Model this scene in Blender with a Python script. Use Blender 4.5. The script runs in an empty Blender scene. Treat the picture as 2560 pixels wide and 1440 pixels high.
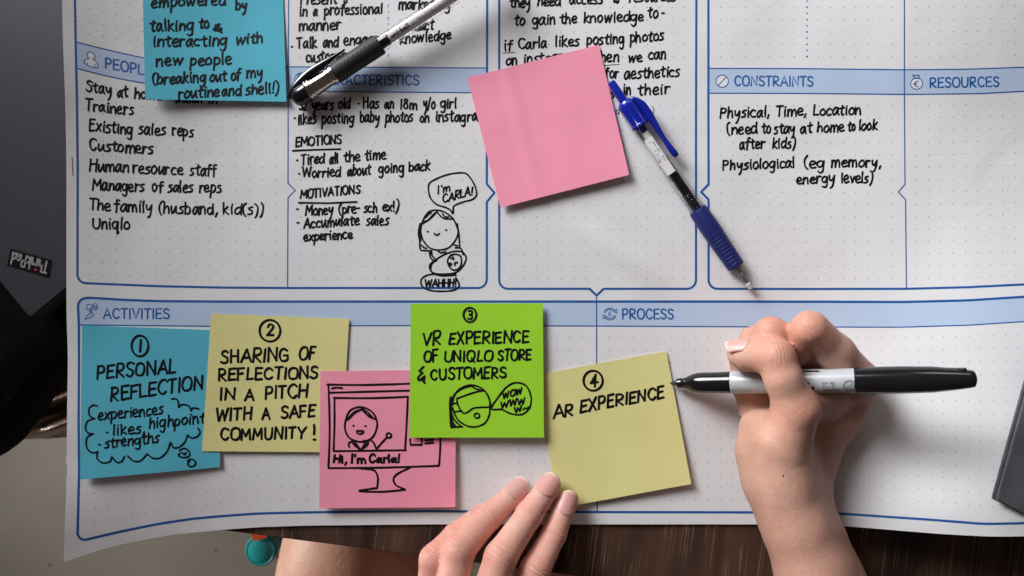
import bpy, bmesh, math, random
import numpy as np
from mathutils import Vector, Matrix, noise

random.seed(7)
S = 0.0002235                      # metres on the table top per photograph pixel
HC = 1280 * S / (18.0 / 26.0)      # camera height above the table top
scene = bpy.context.scene
COL = scene.collection

# ------------------------------------------------------------------ camera
cam = bpy.data.cameras.new('camera'); camo = bpy.data.objects.new('camera', cam); COL.objects.link(camo)
camo.location = (0, 0, HC); cam.lens = 26; cam.sensor_width = 36
cam.clip_start = 0.01; cam.clip_end = 50
cam.dof.use_dof = True; cam.dof.focus_distance = HC - 0.004; cam.dof.aperture_fstop = 11
scene.camera = camo
scene.view_settings.view_transform = 'Standard'; scene.view_settings.look = 'None'
scene.view_settings.exposure = 0.0; scene.view_settings.gamma = 1.0

# ------------------------------------------------------------------ room light, window lamp and added fill lamps
world = bpy.data.worlds.new("World"); scene.world = world; world.use_nodes = True
bg = world.node_tree.nodes['Background']
bg.inputs[0].default_value = (0.98, 0.78, 0.72, 1); bg.inputs[1].default_value = 0.062

def area(name, loc, target, sx, sy, power, color, spread=180):
    l = bpy.data.lights.new(name, 'AREA'); l.shape = 'RECTANGLE'; l.size = sx; l.size_y = sy
    l.energy = power; l.color = color; l.spread = math.radians(spread)
    o = bpy.data.objects.new(name, l); COL.objects.link(o); o.location = loc
    d = Vector(target) - Vector(loc); o.rotation_euler = d.to_track_quat('-Z', 'Y').to_euler()
    return o
area('window_light', (-0.80, 1.10, 0.72), (0.42, -0.02, 0), 0.90, 0.76, 4.9, (0.97, 0.985, 1.0), 49)
area('north_fill_light', (0.30, 1.45, 0.75), (0.30, 0.0, 0), 0.6, 0.4, 0.3, (1.0, 0.97, 0.98), 60)  # weak soft fill, added from the north to lift the overall light
area('low_fill_light', (-1.18, 0.0, -0.11), (-0.24, -0.20, -0.24), 0.5, 0.16, 8.2, (1.0, 0.93, 0.85), 120)  # added warm fill below table level, brightens thigh, floor and stool

# ------------------------------------------------------------------ helpers
def at(u, v, z=0.0):
    """photograph pixel -> world point lying at height z (metres)"""
    k = 1.0 - z / HC
    return Vector(((u - 1280) * S * k, (720 - v) * S * k, z))

def sstep(x):
    x = min(1.0, max(0.0, x)); return x * x * (3 - 2 * x)

def node_mat(name):
    m = bpy.data.materials.new(name); m.use_nodes = True
    return m, m.node_tree.nodes, m.node_tree.links, m.node_tree.nodes['Principled BSDF']

def mat(name, color, rough=0.5, metal=0.0, coat=0.0, noise_scale=None, noise_amt=0.15, bump=None, bump_scale=800.0, spec=None, sss=0.0):
    m, N, L, P = node_mat(name)
    P.inputs['Base Color'].default_value = (*color, 1); P.inputs['Roughness'].default_value = rough
    P.inputs['Metallic'].default_value = metal; P.inputs['Coat Weight'].default_value = coat
    if spec is not None: P.inputs['Specular IOR Level'].default_value = spec
    if sss:
        P.inputs['Subsurface Weight'].default_value = sss
        P.inputs['Subsurface Radius'].default_value = (1.0, 0.4, 0.25); P.inputs['Subsurface Scale'].default_value = 0.003
    tc = N.new('ShaderNodeTexCoord')
    if noise_scale:
        n = N.new('ShaderNodeTexNoise'); n.inputs['Scale'].default_value = noise_scale; n.inputs['Detail'].default_value = 5
        L.new(tc.outputs['Object'], n.inputs['Vector'])
        r = N.new('ShaderNodeValToRGB')
        r.color_ramp.elements[0].position = 0.3; r.color_ramp.elements[1].position = 0.7
        a = [c * (1 - noise_amt) for c in color]; b = [min(1, c * (1 + noise_amt)) for c in color]
        r.color_ramp.elements[0].color = (*a, 1); r.color_ramp.elements[1].color = (*b, 1)
        L.new(n.outputs['Fac'], r.inputs['Fac']); L.new(r.outputs['Color'], P.inputs['Base Color'])
    if bump:
        n2 = N.new('ShaderNodeTexNoise'); n2.inputs['Scale'].default_value = bump_scale; n2.inputs['Detail'].default_value = 3
        L.new(tc.outputs['Object'], n2.inputs['Vector'])
        b2 = N.new('ShaderNodeBump'); b2.inputs['Strength'].default_value = bump; b2.inputs['Distance'].default_value = 0.0004
        L.new(n2.outputs['Fac'], b2.inputs['Height']); L.new(b2.outputs['Normal'], P.inputs['Normal'])
    return m

def mesh_obj(name, verts, faces, material=None, parent=None, smooth=False, kind=None, fmats=None):
    me = bpy.data.meshes.new(name); me.from_pydata([tuple(v) for v in verts], [], faces)
    mats = material if isinstance(material, (list, tuple)) else [material]
    for m_ in mats:
        if m_: me.materials.append(m_)
    if fmats: me.polygons.foreach_set('material_index', fmats)
    if smooth: me.polygons.foreach_set('use_smooth', [True] * len(me.polygons))
    me.update()
    o = bpy.data.objects.new(name, me); COL.objects.link(o)
    if parent: o.parent = parent
    if kind: o['kind'] = kind
    return o

def tag(o, label, cat=None, group=None):
    o['label'] = label
    if cat: o['category'] = cat
    if group: o['group'] = group
    return o

def empty(name, loc=(0, 0, 0), mtx=None):
    o = bpy.data.objects.new(name, None); COL.objects.link(o); o.empty_display_size = 0.01
    if mtx is not None: o.matrix_world = mtx
    else: o.location = loc
    return o

class MB:
    """mesh collector"""
    def __init__(s): s.v = []; s.f = []; s.m = []
    def add(s, verts, faces, mi=0):
        b = len(s.v); s.v += [Vector(v) for v in verts]; s.f += [tuple(i + b for i in f) for f in faces]; s.m += [mi] * len(faces)
    def box(s, x0, x1, y0, y1, z0, z1, mi=0):
        s.add([(x0,y0,z0),(x1,y0,z0),(x1,y1,z0),(x0,y1,z0),(x0,y0,z1),(x1,y0,z1),(x1,y1,z1),(x0,y1,z1)],
              [(0,3,2,1),(4,5,6,7),(0,1,5,4),(1,2,6,5),(2,3,7,6),(3,0,4,7)], mi)
    def lathe(s, prof, n=32, mi=0, sy=1.0, sz=1.0, cap=True):
        """prof: (x, r) along local X"""
        b = len(s.v)
        for x, r in prof:
            for i in range(n):
                a = 2 * math.pi * i / n; s.v.append(Vector((x, r * math.cos(a) * sy, r * math.sin(a) * sz)))
        for k in range(len(prof) - 1):
            for i in range(n):
                j = (i + 1) % n
                s.f.append((b + k*n + i, b + k*n + j, b + (k+1)*n + j, b + (k+1)*n + i)); s.m.append(mi)
        if cap:
            s.f.append(tuple(b + i for i in range(n))[::-1]); s.m.append(mi)
            s.f.append(tuple(b + (len(prof)-1)*n + i for i in range(n))); s.m.append(mi)
    def build(s, name, material, parent=None, smooth=False, kind=None):
        return mesh_obj(name, s.v, s.f, material, parent, smooth, kind, s.m if isinstance(material, (list, tuple)) else None)

def auto_smooth(o, ang=35):
    me = o.data
    me.polygons.foreach_set('use_smooth', [True] * len(me.polygons))
    me.set_sharp_from_angle(angle=math.radians(ang))

# ------------------------------------------------------------------ stroke lettering
G = {
'a': (10, "8 9.4,4 9.6,.5 4.6,2 .4,5 1.4,8.2 9.4,8.2 9.4,8.2 3,10 0"),
'b': (9.5, "1 18,1.2 9,1 0|1 6,4 10,8 8,8.5 4,6 .3,3 .2,1.2 2"),
'c': (8.5, "7.8 8.5,5 10,1.5 8,.5 4,3 .3,7.8 1.2"),
'd': (10, "8 8,5 10,1.2 7.5,.5 3,3 .2,6 1.2,8.2 5|8.7 18,8.4 8,9.4 0"),
'e': (8.8, "1 4.2,7.4 6.4,6 10,2.4 9,.5 4.4,3 .2,8.6 1.2"),
'f': (7.5, "8 17,6 18,3.8 16,3.5 8,3 -1|0 9.5,7.4 10"),
'g': (10, "8 8,5 10,1 8,.5 4,3 1,7 3,8.3 8|8.6 9.8,8.5 0,7.6 -6,4.6 -8,1.8 -6"),
'h': (9.5, "1 18,1.2 9,1 0,1 0,1.6 5.4,5 9.6,7.6 8,8.6 0"),
'i': (4.2, "2 10,2 5,2.5 0|2 14.8,2.4 15.6"),
'j': (6, "4 10,4 -3,2 -8,0 -7|4 14.8,4.4 15.6"),
'k': (9, "1 18,1 9,1 0|7.4 10.5,1.4 4.8,1.4 4.8,8.4 0"),
'l': (4, "1.8 18,1.4 9,2.2 0"),
'm': (14, "1 10,1 0,1 0,1.6 6,4.4 10,6.4 8,6.8 0,6.8 0,7.4 6,10 10,12.2 8,13 0"),
'n': (9.6, "1 10,1 0,1 0,1.6 6,5 10,7.6 8,8.4 0"),
'o': (9.5, "5.8 10.2,1.6 7.8,.8 2.6,4 0,8 2.4,8.4 7,5 10,3.6 9.4"),
'p': (9.5, "1 10,1.3 0,1 -8|1 7,4 10,8 8,8 3,4.5 .2,1.2 2"),
'q': (11, "8 8,5 10,1 8,.5 4,3 .5,7 2,8.3 8|8.6 10,8.4 0,8.6 -8,11 -5"),
'r': (7.4, "1 10,1.2 0,1.2 0,1.8 6,4 9.6,7.4 9"),
's': (8.0, "7 10,3 9.2,2 6.8,6.4 4.4,5.6 1,.5 0"),
't': (8, "4.2 16,3.8 3,5.4 .2,7.2 1|.2 9.6,8 11.4"),
'u': (10, "1 10,1.4 2.6,3.4 .3,8 8.6,8.2 10,8.2 10,8.6 2,10 0"),
'v': (9, ".5 10,4.2 .4,4.2 .4,8 10"),
'w': (13, ".5 10,2.8 .3,2.8 .3,6.2 9,6.2 9,8.8 .3,8.8 .3,12.2 10"),
'x': (9, "1 10,8 0|8 10,.5 0"),
'y': (9.5, "1 10,2 4,5 3.6,8.4 9.6,8.4 9.6,7.8 1,6 -6,3.6 -8.6"),
'z': (8.5, "1 10,7.5 10,7.5 10,1 0,1 0,8 0"),
'A': (13, ".5 0,6.5 18,6.5 18,12.5 0|3 6,10.4 6.4"),
'B': (11, "1.4 0,1.4 18,1.4 18,8 17,8.6 12,2 9.6,2 9.6,9.5 8,9.6 2,5 0,1.4 0"),
'C': (12, "11 15,7.5 18,3 16,1 9,3.2 2,7.5 0,11 3"),
'D': (12, "1.4 0,1.4 18,1.4 18,8.5 16,11 9,8.5 2,1.4 0"),
'E': (10.5, "9.6 18,1.4 17.6,1.4 17.6,1.2 0,1.2 0,9.8 .6|1.4 9.2,8.4 9.6"),
'F': (10, "9.4 18,1.4 17.6,1.4 17.6,1.2 0|1.4 9,8 9.4"),
'G': (13, "11 15,7.5 18,3 16,1 9,3.2 2,7.5 0,11.4 3,11.4 8,11.4 8,7 8"),
'H': (12, "1.4 18,1.2 0|10.8 18,10.6 0|1.4 9,10.6 9.6"),
'I': (4, "2 18,2 0"),
'K': (11, "1.4 18,1.2 0|10 18,1.6 8.5,1.6 8.5,10.4 0"),
'L': (9.5, "1.6 18,1.4 .4,1.4 .4,9 .6"),
'M': (15, "1 0,2 18,2 18,7.4 6,7.4 6,12.8 18,12.8 18,14 0"),
'N': (12.6, "1.2 0,1.6 18,1.6 18,11 .6,11 .6,11.4 18"),
'O': (13.4, "6.8 18,2.6 16,.8 9,2.6 2,6.8 0,11 2,12.6 9,11 16,6.8 18"),
'P': (11, "1.4 0,1.4 18,1.4 18,8 17.4,9.8 13,7.6 8.6,1.6 8"),
'Q': (14, "6.8 18,2.6 16,.8 9,2.6 2,6.8 0,11 2,12.6 9,11 16,6.8 18|8 5,13.5 -1.5"),
'R': (11.8, "1.4 0,1.4 18,1.4 18,8 17.4,9.8 13.4,7.6 9.2,1.6 8.6,1.6 8.6,10.6 0"),
'S': (10.6, "9.6 15.6,6 18,2 16,2.2 11.6,6 9.2,9.4 6.6,9 2,5 0,1 2.4"),
'T': (11, "5.6 18,5.4 0|.6 17.6,10.8 18"),
'U': (12.6, "1.2 18,1.4 5,4 .4,8.6 .4,11 5,11.4 18"),
'V': (12, ".8 18,6 .4,6 .4,11.4 18"),
'W': (16.4, ".8 18,4 .4,4 .4,8.4 15,8.4 15,12.4 .4,12.4 .4,15.8 18"),
'X': (11.4, "1 18,10.6 0|10.4 18,.8 0"),
'Y': (11.4, ".8 18,5.8 8,5.8 8,11 18|5.8 8,5.2 0"),
'Z': (11, "1 18,10 18,10 18,1 0,1 0,10.4 0"),
'0': (11, "5.6 18,2 15,1 9,2 3,5.6 0,9 3,10 9,9 15,5.6 18"),
'1': (4.6, "2.2 18,2 0"),
'2': (10, "1.4 14,4 18,8 16.6,8 12,1 0,1 0,9.4 .6"),
'3': (10, "1.6 16.4,5 18,8.4 15.6,7.4 11,4 9.6,4 9.6,8.6 7.6,8.8 2.6,5 0,1.2 2"),
'4': (11, "7 0,7.4 18,7.4 18,1 6,1 6,10.6 6.6"),
'5': (10, "9 18,2 18,2 18,1.6 10,5.6 11.4,9 8,8.4 2,5 0,1 1.6"),
'6': (10, "8 17,4 14,1.4 8,1.6 2.4,5 0,8.8 3,8.4 8,5 10,1.8 7"),
'7': (10, "1 18,9 18,9 18,4 0"),
'8': (10.6, "8.6 15.4,5.4 18,2 15.2,3 11.4,7.6 7.4,8.8 3,5.2 0,1.4 3,3 7.4,8 12,8.6 15.4"),
'9': (10, "8.4 12,5 8.6,1.6 12,3 17,7 17.6,8.6 13,8 0"),
'&': (11, "7.6 18,2.4 14,2.4 14,6.6 11,6.6 11,1 6,3.4 3.4,9.6 7,9.6 7,9.4 0|7 3,11 -1"),
'(': (6, "5.4 20,2 15,1 8,2.4 1,5 -2"),
')': (6, "1 20,4.2 15,5 8,3.6 0,1 -4"),
'!': (4, "2.2 18,2 5|2 .6,2.2 0"),
"'": (3.4, "1.6 17.6,1.8 14"),
',': (5, "3 1.8,1.4 -3.6"),
'.': (4, "1.8 .6,2.2 .2"),
'-': (6.4, ".8 7,5.6 7.4"),
'/': (8, "7 18,1 -3"),
'~': (12, "1 4,3.4 8,6.4 5,9 3,11.4 7"),
':': (4, "2 9,2 8.4|2 2,2 1.4"),
}
_gc = {}
def glyph(c):
    if c not in _gc:
        w, s = G[c]
        _gc[c] = (w, [[tuple(float(t) for t in p.split()) for p in st.split(',')] for st in s.split('|')])
    return _gc[c]

def smooth_stroke(pts, step=2.0):
    """Catmull-Rom through the points; a doubled point is a corner"""
    segs, cur = [], [pts[0]]
    for p in pts[1:]:
        if p == cur[-1]: segs.append(cur); cur = [p]
        else: cur.append(p)
    segs.append(cur); out = []
    for sg in segs:
        if len(sg) < 2: continue
        n = len(sg); closed = sg[0] == sg[-1] and n > 3
        for i in range(n - 1):
            p0 = sg[i-1] if i > 0 else (sg[-2] if closed else sg[0]); p1 = sg[i]; p2 = sg[i+1]
            p3 = sg[i+2] if i + 2 < n else (sg[1] if closed else sg[-1])
            L = math.dist(p1, p2)
            k = max(1, min(10, int(L / step))) if n > 2 else 1
            for j in range(k):
                t = j / k
                q = []
                for a in (0, 1):
                    q.append(0.5 * (2*p1[a] + (p2[a]-p0[a])*t + (2*p0[a]-5*p1[a]+4*p2[a]-p3[a])*t*t + (3*p1[a]-p0[a]-3*p2[a]+p3[a])*t**3))
                out.append(tuple(q))
        out.append(sg[-1])
    return out or [pts[0]]

def word(text, x0, x1, y0, y1=None, xh=18.0, ch=None, jit=0.6, slant=0.0):
    """strokes (photograph pixels) of a word whose ink spans x0..x1, baseline from y0 to y1; xh x-height or ch capital height"""
    if y1 is None: y1 = y0
    k = (ch / 18.0) if ch else (xh / 10.0)
    adv, items = 0.0, []
    for c in text:
        if c == ' ': adv += 6; continue
        w, st = glyph(c); items.append((adv, st)); adv += w + 1.6
    adv -= 1.6
    kx = (x1 - x0) / adv
    sl = (y1 - y0) / max(1.0, (x1 - x0)); res = []
    for ox, st in items:
        dx, dy = random.uniform(-jit, jit), random.uniform(-jit, jit) * 1.7; rs = random.uniform(-0.05, 0.05) * jit * 2; ks = 1 + random.uniform(-.13, .13) * jit; kw = 1 + random.uniform(-.12, .12) * jit
        for s_ in st:
            pp = []
            for (a, b) in s_:
                if not ch: b = 10 + (b - 10) * 0.66 if b > 10 else (b * 0.9 if b < 0 else b)
                a = a * kw + (random.uniform(-.35, .35) if jit else 0); b += random.uniform(-.45, .45) if jit else 0
                X = (ox + a) * kx + dx + b * k * (slant + rs + (0.05 if jit else 0)); Y = b * k * ks + dy
                pp.append((x0 + X, y0 + sl * X - Y))
            res.append(smooth_stroke(pp))
    return res

_zc = [0]
def ribbon(mb, pts, w, fn, lift=0.0001, mi=0, vary=0.0, cap=True):
    """a stroke of width w along pts, laid on the surface fn(u, v, dz)"""
    cut = [0]
    for i in range(1, len(pts) - 1):
        a, b, c = pts[i-1], pts[i], pts[i+1]
        if a == b or b == c: continue
        x1, y1, x2, y2 = b[0]-a[0], b[1]-a[1], c[0]-b[0], c[1]-b[1]
        if (x1*x2 + y1*y2) / (math.hypot(x1, y1)*math.hypot(x2, y2)) < 0.55: cut.append(i)
    if len(cut) > 1 and cap:
        cut.append(len(pts)-1)
        for i, j in zip(cut, cut[1:]): ribbon(mb, pts[i:j+1], w, fn, lift, mi, vary, cap)
        return
    _zc[0] = (_zc[0] + 1) % 23
    dz = lift * 0.5 + _zc[0] * 0.0000011
    P = [pts[0]]
    for p in pts[1:]:
        if math.dist(p, P[-1]) > 0.05 * w: P.append(p)
    if len(P) == 1: P.append((P[0][0] + 0.3 * w, P[0][1] + 0.1 * w))
    n = len(P); Lf, Rt = [], []; ph = random.uniform(0, 9)
    for i in range(n):
        a = P[max(0, i-1)]; b = P[min(n-1, i+1)]
        dx, dy = b[0]-a[0], b[1]-a[1]; L = math.hypot(dx, dy) or 1; nx, ny = -dy/L, dx/L
        hw = w / 2 * (1 + vary * (math.sin(ph + i * 0.55) - 1.6 * math.cos(2 * (math.atan2(dy, dx) - 0.9))))
        if 0 < i < n-1:
            d1 = (P[i][0]-a[0], P[i][1]-a[1]); l1 = math.hypot(*d1) or 1
            c = abs((-d1[1]*nx + d1[0]*ny) / l1); hw = hw / max(0.85, c)
        Lf.append((P[i][0] + nx*hw, P[i][1] + ny*hw)); Rt.append((P[i][0] - nx*hw, P[i][1] - ny*hw))
    b0 = len(mb.v)
    for l, r in zip(Lf, Rt): mb.v.append(fn(*l, dz)); mb.v.append(fn(*r, dz))
    for i in range(n-1): mb.f.append((b0+2*i, b0+2*i+1, b0+2*i+3, b0+2*i+2)); mb.m.append(mi)
    if cap:
        for (c, q, sgn) in ((P[0], P[1], -1), (P[-1], P[-2], -1)):
            dx, dy = c[0]-q[0], c[1]-q[1]; L = math.hypot(dx, dy) or 1; dx, dy = dx/L, dy/L
            bb = len(mb.v); k = 5; hw = w/2
            for j in range(k+1):
                a = -math.pi/2 + math.pi*j/k
                x = dx*math.cos(a) - dy*math.sin(a); y = dx*math.sin(a) + dy*math.cos(a)
                mb.v.append(fn(c[0] + x*hw, c[1] + y*hw, dz))
            mb.f.append(tuple(bb + j for j in range(k+1))); mb.m.append(mi)

def up_faces(mb):
    """turn every face of a flat print so that it faces up"""
    for i, f in enumerate(mb.f):
        a, b, c = mb.v[f[0]], mb.v[f[1]], mb.v[f[2]]
        if (b - a).cross(c - a).z < 0: mb.f[i] = tuple(reversed(f))

def writing(name, strokes, w, fn, material, parent, lift=0.0001, vary=0.06, label=None):
    mb = MB()
    for s_ in strokes: ribbon(mb, s_, w * 1.0, fn, lift, 0, vary)
    up_faces(mb)
    o = mb.build(name, material, parent)
    if label: o['label'] = label
    return o

def ell(cx, cy, rx, ry, n=20, a0=0.0, a1=2*math.pi, wob=0.0):
    return [(cx + rx*(1+wob*math.sin(3*(a0+(a1-a0)*i/n)))*math.cos(a0 + (a1-a0)*i/n), cy + ry*math.sin(a0 + (a1-a0)*i/n)) for i in range(n+1)]

def tr(s, ox, oy, k):
    """trace: 'x y,x y|x y,...' in zoomed pixels -> smoothed strokes in photograph pixels"""
    return [smooth_stroke([(float(p.split()[0])/k + ox, float(p.split()[1])/k + oy) for p in st.split(',')]) for st in s.split('|')]

# ------------------------------------------------------------------ materials
def paper_mat(name, color, fiber=0.5, amt=0.03, rough=0.75, transl=0.0):
    m, N, L, P = node_mat(name)
    tc = N.new('ShaderNodeTexCoord')
    n1 = N.new('ShaderNodeTexNoise'); n1.inputs['Scale'].default_value = 28; n1.inputs['Detail'].default_value = 6
    mp = N.new('ShaderNodeMapping'); mp.inputs['Scale'].default_value = (480, 850, 500)
    n2 = N.new('ShaderNodeTexNoise'); n2.inputs['Scale'].default_value = 1.0; n2.inputs['Detail'].default_value = 4
    L.new(tc.outputs['Object'], n1.inputs['Vector']); L.new(tc.outputs['Object'], mp.inputs['Vector']); L.new(mp.outputs[0], n2.inputs['Vector'])
    r = N.new('ShaderNodeValToRGB'); r.color_ramp.elements[0].position = .3; r.color_ramp.elements[1].position = .7
    r.color_ramp.elements[0].color = (*[c*(1-amt) for c in color], 1); r.color_ramp.elements[1].color = (*[min(1, c*(1+amt)) for c in color], 1)
    L.new(n1.outputs['Fac'], r.inputs['Fac']); L.new(r.outputs['Color'], P.inputs['Base Color'])
    b = N.new('ShaderNodeBump'); b.inputs['Strength'].default_value = fiber * 0.75; b.inputs['Distance'].default_value = 0.0003
    L.new(n2.outputs['Fac'], b.inputs['Height'])
    n4 = N.new('ShaderNodeTexNoise'); n4.inputs['Scale'].default_value = 22; n4.inputs['Detail'].default_value = 2; n4.inputs['Distortion'].default_value = 0.8
    L.new(tc.outputs['Object'], n4.inputs['Vector'])
    b4 = N.new('ShaderNodeBump'); b4.inputs['Strength'].default_value = 0.22; b4.inputs['Distance'].default_value = 0.0022
    L.new(n4.outputs['Fac'], b4.inputs['Height']); L.new(b.outputs['Normal'], b4.inputs['Normal']); L.new(b4.outputs['Normal'], P.inputs['Normal'])
    P.inputs['Roughness'].default_value = rough; P.inputs['Specular IOR Level'].default_value = 0.3
    return m

M_paper = paper_mat('white_poster_paper', (0.80, 0.785, 0.80), 0.32, 0.012)
M_blue = paper_mat('blue_note_paper', (0.10, 0.49, 0.64), 0.3)
M_pink = paper_mat('pink_note_paper', (0.99, 0.34, 0.47), 0.28)
M_green = paper_mat('green_note_paper', (0.36, 0.74, 0.03), 0.32)
M_yellow = paper_mat('yellow_note_paper', (0.79, 0.73, 0.31), 0.4)
M_ink = mat('black_marker_ink', (0.006, 0.0055, 0.008), 0.5, spec=0.2)
M_print = mat('dark_blue_print', (0.003, 0.098, 0.36), 0.6, noise_scale=90, noise_amt=0.12)
M_band = paper_mat('light_blue_print', (0.50, 0.61, 0.80), 0.32, 0.015)
M_dot = mat('grey_dot_print', (0.30, 0.31, 0.36), 0.7)
M_blackgloss = mat('glossy_black_plastic', (0.008, 0.008, 0.01), 0.16, coat=0.3)
M_rubber = mat('black_rubber', (0.022, 0.023, 0.026), 0.55, bump=0.15, bump_scale=2500)
M_chrome = mat('chrome', (0.62, 0.60, 0.58), 0.12, metal=1.0)
M_bluegloss = mat('glossy_blue_plastic', (0.006, 0.018, 0.33), 0.22, coat=0.4)
M_bluerubber = mat('dark_blue_rubber', (0.011, 0.018, 0.14), 0.5, bump=0.1, bump_scale=2500)
M_grey = mat('pale_grey_plastic', (0.50, 0.51, 0.53), 0.28, coat=0.3)
M_white = mat('white_label', (0.82, 0.82, 0.83), 0.4)
M_felt = mat('dark_felt', (0.045, 0.035, 0.028), 0.9, bump=0.5, bump_scale=3000)
M_orange = mat('amber_ink_gel', (0.42, 0.13, 0.04), 0.3)
M_steel = mat('steel_spring', (0.45, 0.45, 0.44), 0.25, metal=1.0)
M_refill = mat('milky_refill_plastic', (0.80, 0.76, 0.74), 0.8, spec=0.15)

def clear_mat(name, tint, edge=0.35):
    m, N, L, P = node_mat(name); N.remove(P); out = N['Material Output']
    t = N.new('ShaderNodeBsdfTransparent'); t.inputs['Color'].default_value = (*tint, 1)
    g = N.new('ShaderNodeBsdfGlossy'); g.inputs['Roughness'].default_value = 0.14; g.inputs['Color'].default_value = (0.9, 0.9, 0.92, 1)
    lw = N.new('ShaderNodeLayerWeight'); lw.inputs['Blend'].default_value = edge
    mm = N.new('ShaderNodeMath'); mm.operation = 'MULTIPLY_ADD'; mm.inputs[1].default_value = 0.22; mm.inputs[2].default_value = 0.01
    mx = N.new('ShaderNodeMixShader')
    L.new(lw.outputs['Facing'], mm.inputs[0]); L.new(mm.outputs[0], mx.inputs[0])
    L.new(t.outputs[0], mx.inputs[1]); L.new(g.outputs[0], mx.inputs[2]); L.new(mx.outputs[0], out.inputs['Surface'])
    return m
M_clear = None
M_clear = clear_mat('clear_plastic', (0.94, 0.94, 0.95))

# wood
def wood_mat():
    m, N, L, P = node_mat('dark_wood_laminate')
    tc = N.new('ShaderNodeTexCoord')
    def nz(sc, sx, sy, det=4, dist=0.0):
        mp = N.new('ShaderNodeMapping'); mp.inputs['Scale'].default_value = (sx, sy, 1)
        L.new(tc.outputs['Object'], mp.inputs['Vector'])
        n = N.new('ShaderNodeTexNoise'); n.inputs['Scale'].default_value = sc; n.inputs['Detail'].default_value = det
        n.inputs['Distortion'].default_value = dist
        L.new(mp.outputs[0], n.inputs['Vector']); return n
    big = nz(1, 55, 5, 4, 0.4); fine = nz(1, 1050, 11, 2, 0.35); patch = nz(1, 40, 26, 2)
    r1 = N.new('ShaderNodeValToRGB'); e = r1.color_ramp.elements
    e[0].position = .32; e[0].color = (.017, .009, .008, 1); e[1].position = .66; e[1].color = (.10, .052, .034, 1)
    L.new(big.outputs['Fac'], r1.inputs['Fac'])
    r2 = N.new('ShaderNodeValToRGB'); e = r2.color_ramp.elements
    e[0].position = .575; e[0].color = (0, 0, 0, 1); e[1].position = .64; e[1].color = (1, 1, 1, 1)
    L.new(fine.outputs['Fac'], r2.inputs['Fac'])
    r3 = N.new('ShaderNodeValToRGB'); e = r3.color_ramp.elements
    e[0].position = .42; e[0].color = (0, 0, 0, 1); e[1].position = .60; e[1].color = (1, 1, 1, 1)
    L.new(patch.outputs['Fac'], r3.inputs['Fac'])
    mu = N.new('ShaderNodeMath'); mu.operation = 'MULTIPLY'; L.new(r2.outputs['Color'], mu.inputs[0]); L.new(r3.outputs['Color'], mu.inputs[1])
    mx = N.new('ShaderNodeMix'); mx.data_type = 'RGBA'; mx.inputs[7].default_value = (.25, .165, .105, 1)
    L.new(mu.outputs[0], mx.inputs[0]); L.new(r1.outputs['Color'], mx.inputs[6]); L.new(mx.outputs[2], P.inputs['Base Color'])
    b = N.new('ShaderNodeBump'); b.inputs['Strength'].default_value = 0.25; b.inputs['Distance'].default_value = 0.0003
    L.new(fine.outputs['Fac'], b.inputs['Height']); L.new(b.outputs['Normal'], P.inputs['Normal'])
    P.inputs['Roughness'].default_value = 0.5; P.inputs['Specular IOR Level'].default_value = 0.3
    return m
M_wood = wood_mat()
M_trim = mat('grey_brown_edging', (0.10, 0.075, 0.055), 0.6, noise_scale=60)

def floor_mat():
    m, N, L, P = node_mat('pale_concrete')
    tc = N.new('ShaderNodeTexCoord')
    n = N.new('ShaderNodeTexNoise'); n.inputs['Scale'].default_value = 5; n.inputs['Detail'].default_value = 8
    r = N.new('ShaderNodeValToRGB'); e = r.color_ramp.elements
    e[0].position = .3; e[0].color = (.165, .155, .135, 1); e[1].position = .7; e[1].color = (.215, .205, .178, 1)
    L.new(tc.outputs['Object'], n.inputs['Vector']); L.new(n.outputs['Fac'], r.inputs['Fac'])
    v = N.new('ShaderNodeTexVoronoi'); v.inputs['Scale'].default_value = 22; L.new(tc.outputs['Object'], v.inputs['Vector'])
    r2 = N.new('ShaderNodeValToRGB'); e = r2.color_ramp.elements
    e[0].position = .03; e[0].color = (.25, .24, .22, 1); e[1].position = .075; e[1].color = (1, 1, 1, 1)
    L.new(v.outputs['Distance'], r2.inputs['Fac'])
    mx = N.new('ShaderNodeMix'); mx.data_type = 'RGBA'; mx.blend_type = 'MULTIPLY'; mx.inputs[0].default_value = 0.75
    L.new(r.outputs['Color'], mx.inputs[6]); L.new(r2.outputs['Color'], mx.inputs[7]); L.new(mx.outputs[2], P.inputs['Base Color'])
    P.inputs['Roughness'].default_value = 0.7
    return m

# ------------------------------------------------------------------ floor, table
ZF = -0.72
fl = mesh_obj('floor', [(-4, -4, ZF), (4, -4, ZF), (4, 4, ZF), (-4, 4, ZF)], [(0, 1, 2, 3)], floor_mat(), kind='structure')
fl['label'] = 'pale grey speckled concrete floor far below the table'

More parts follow.
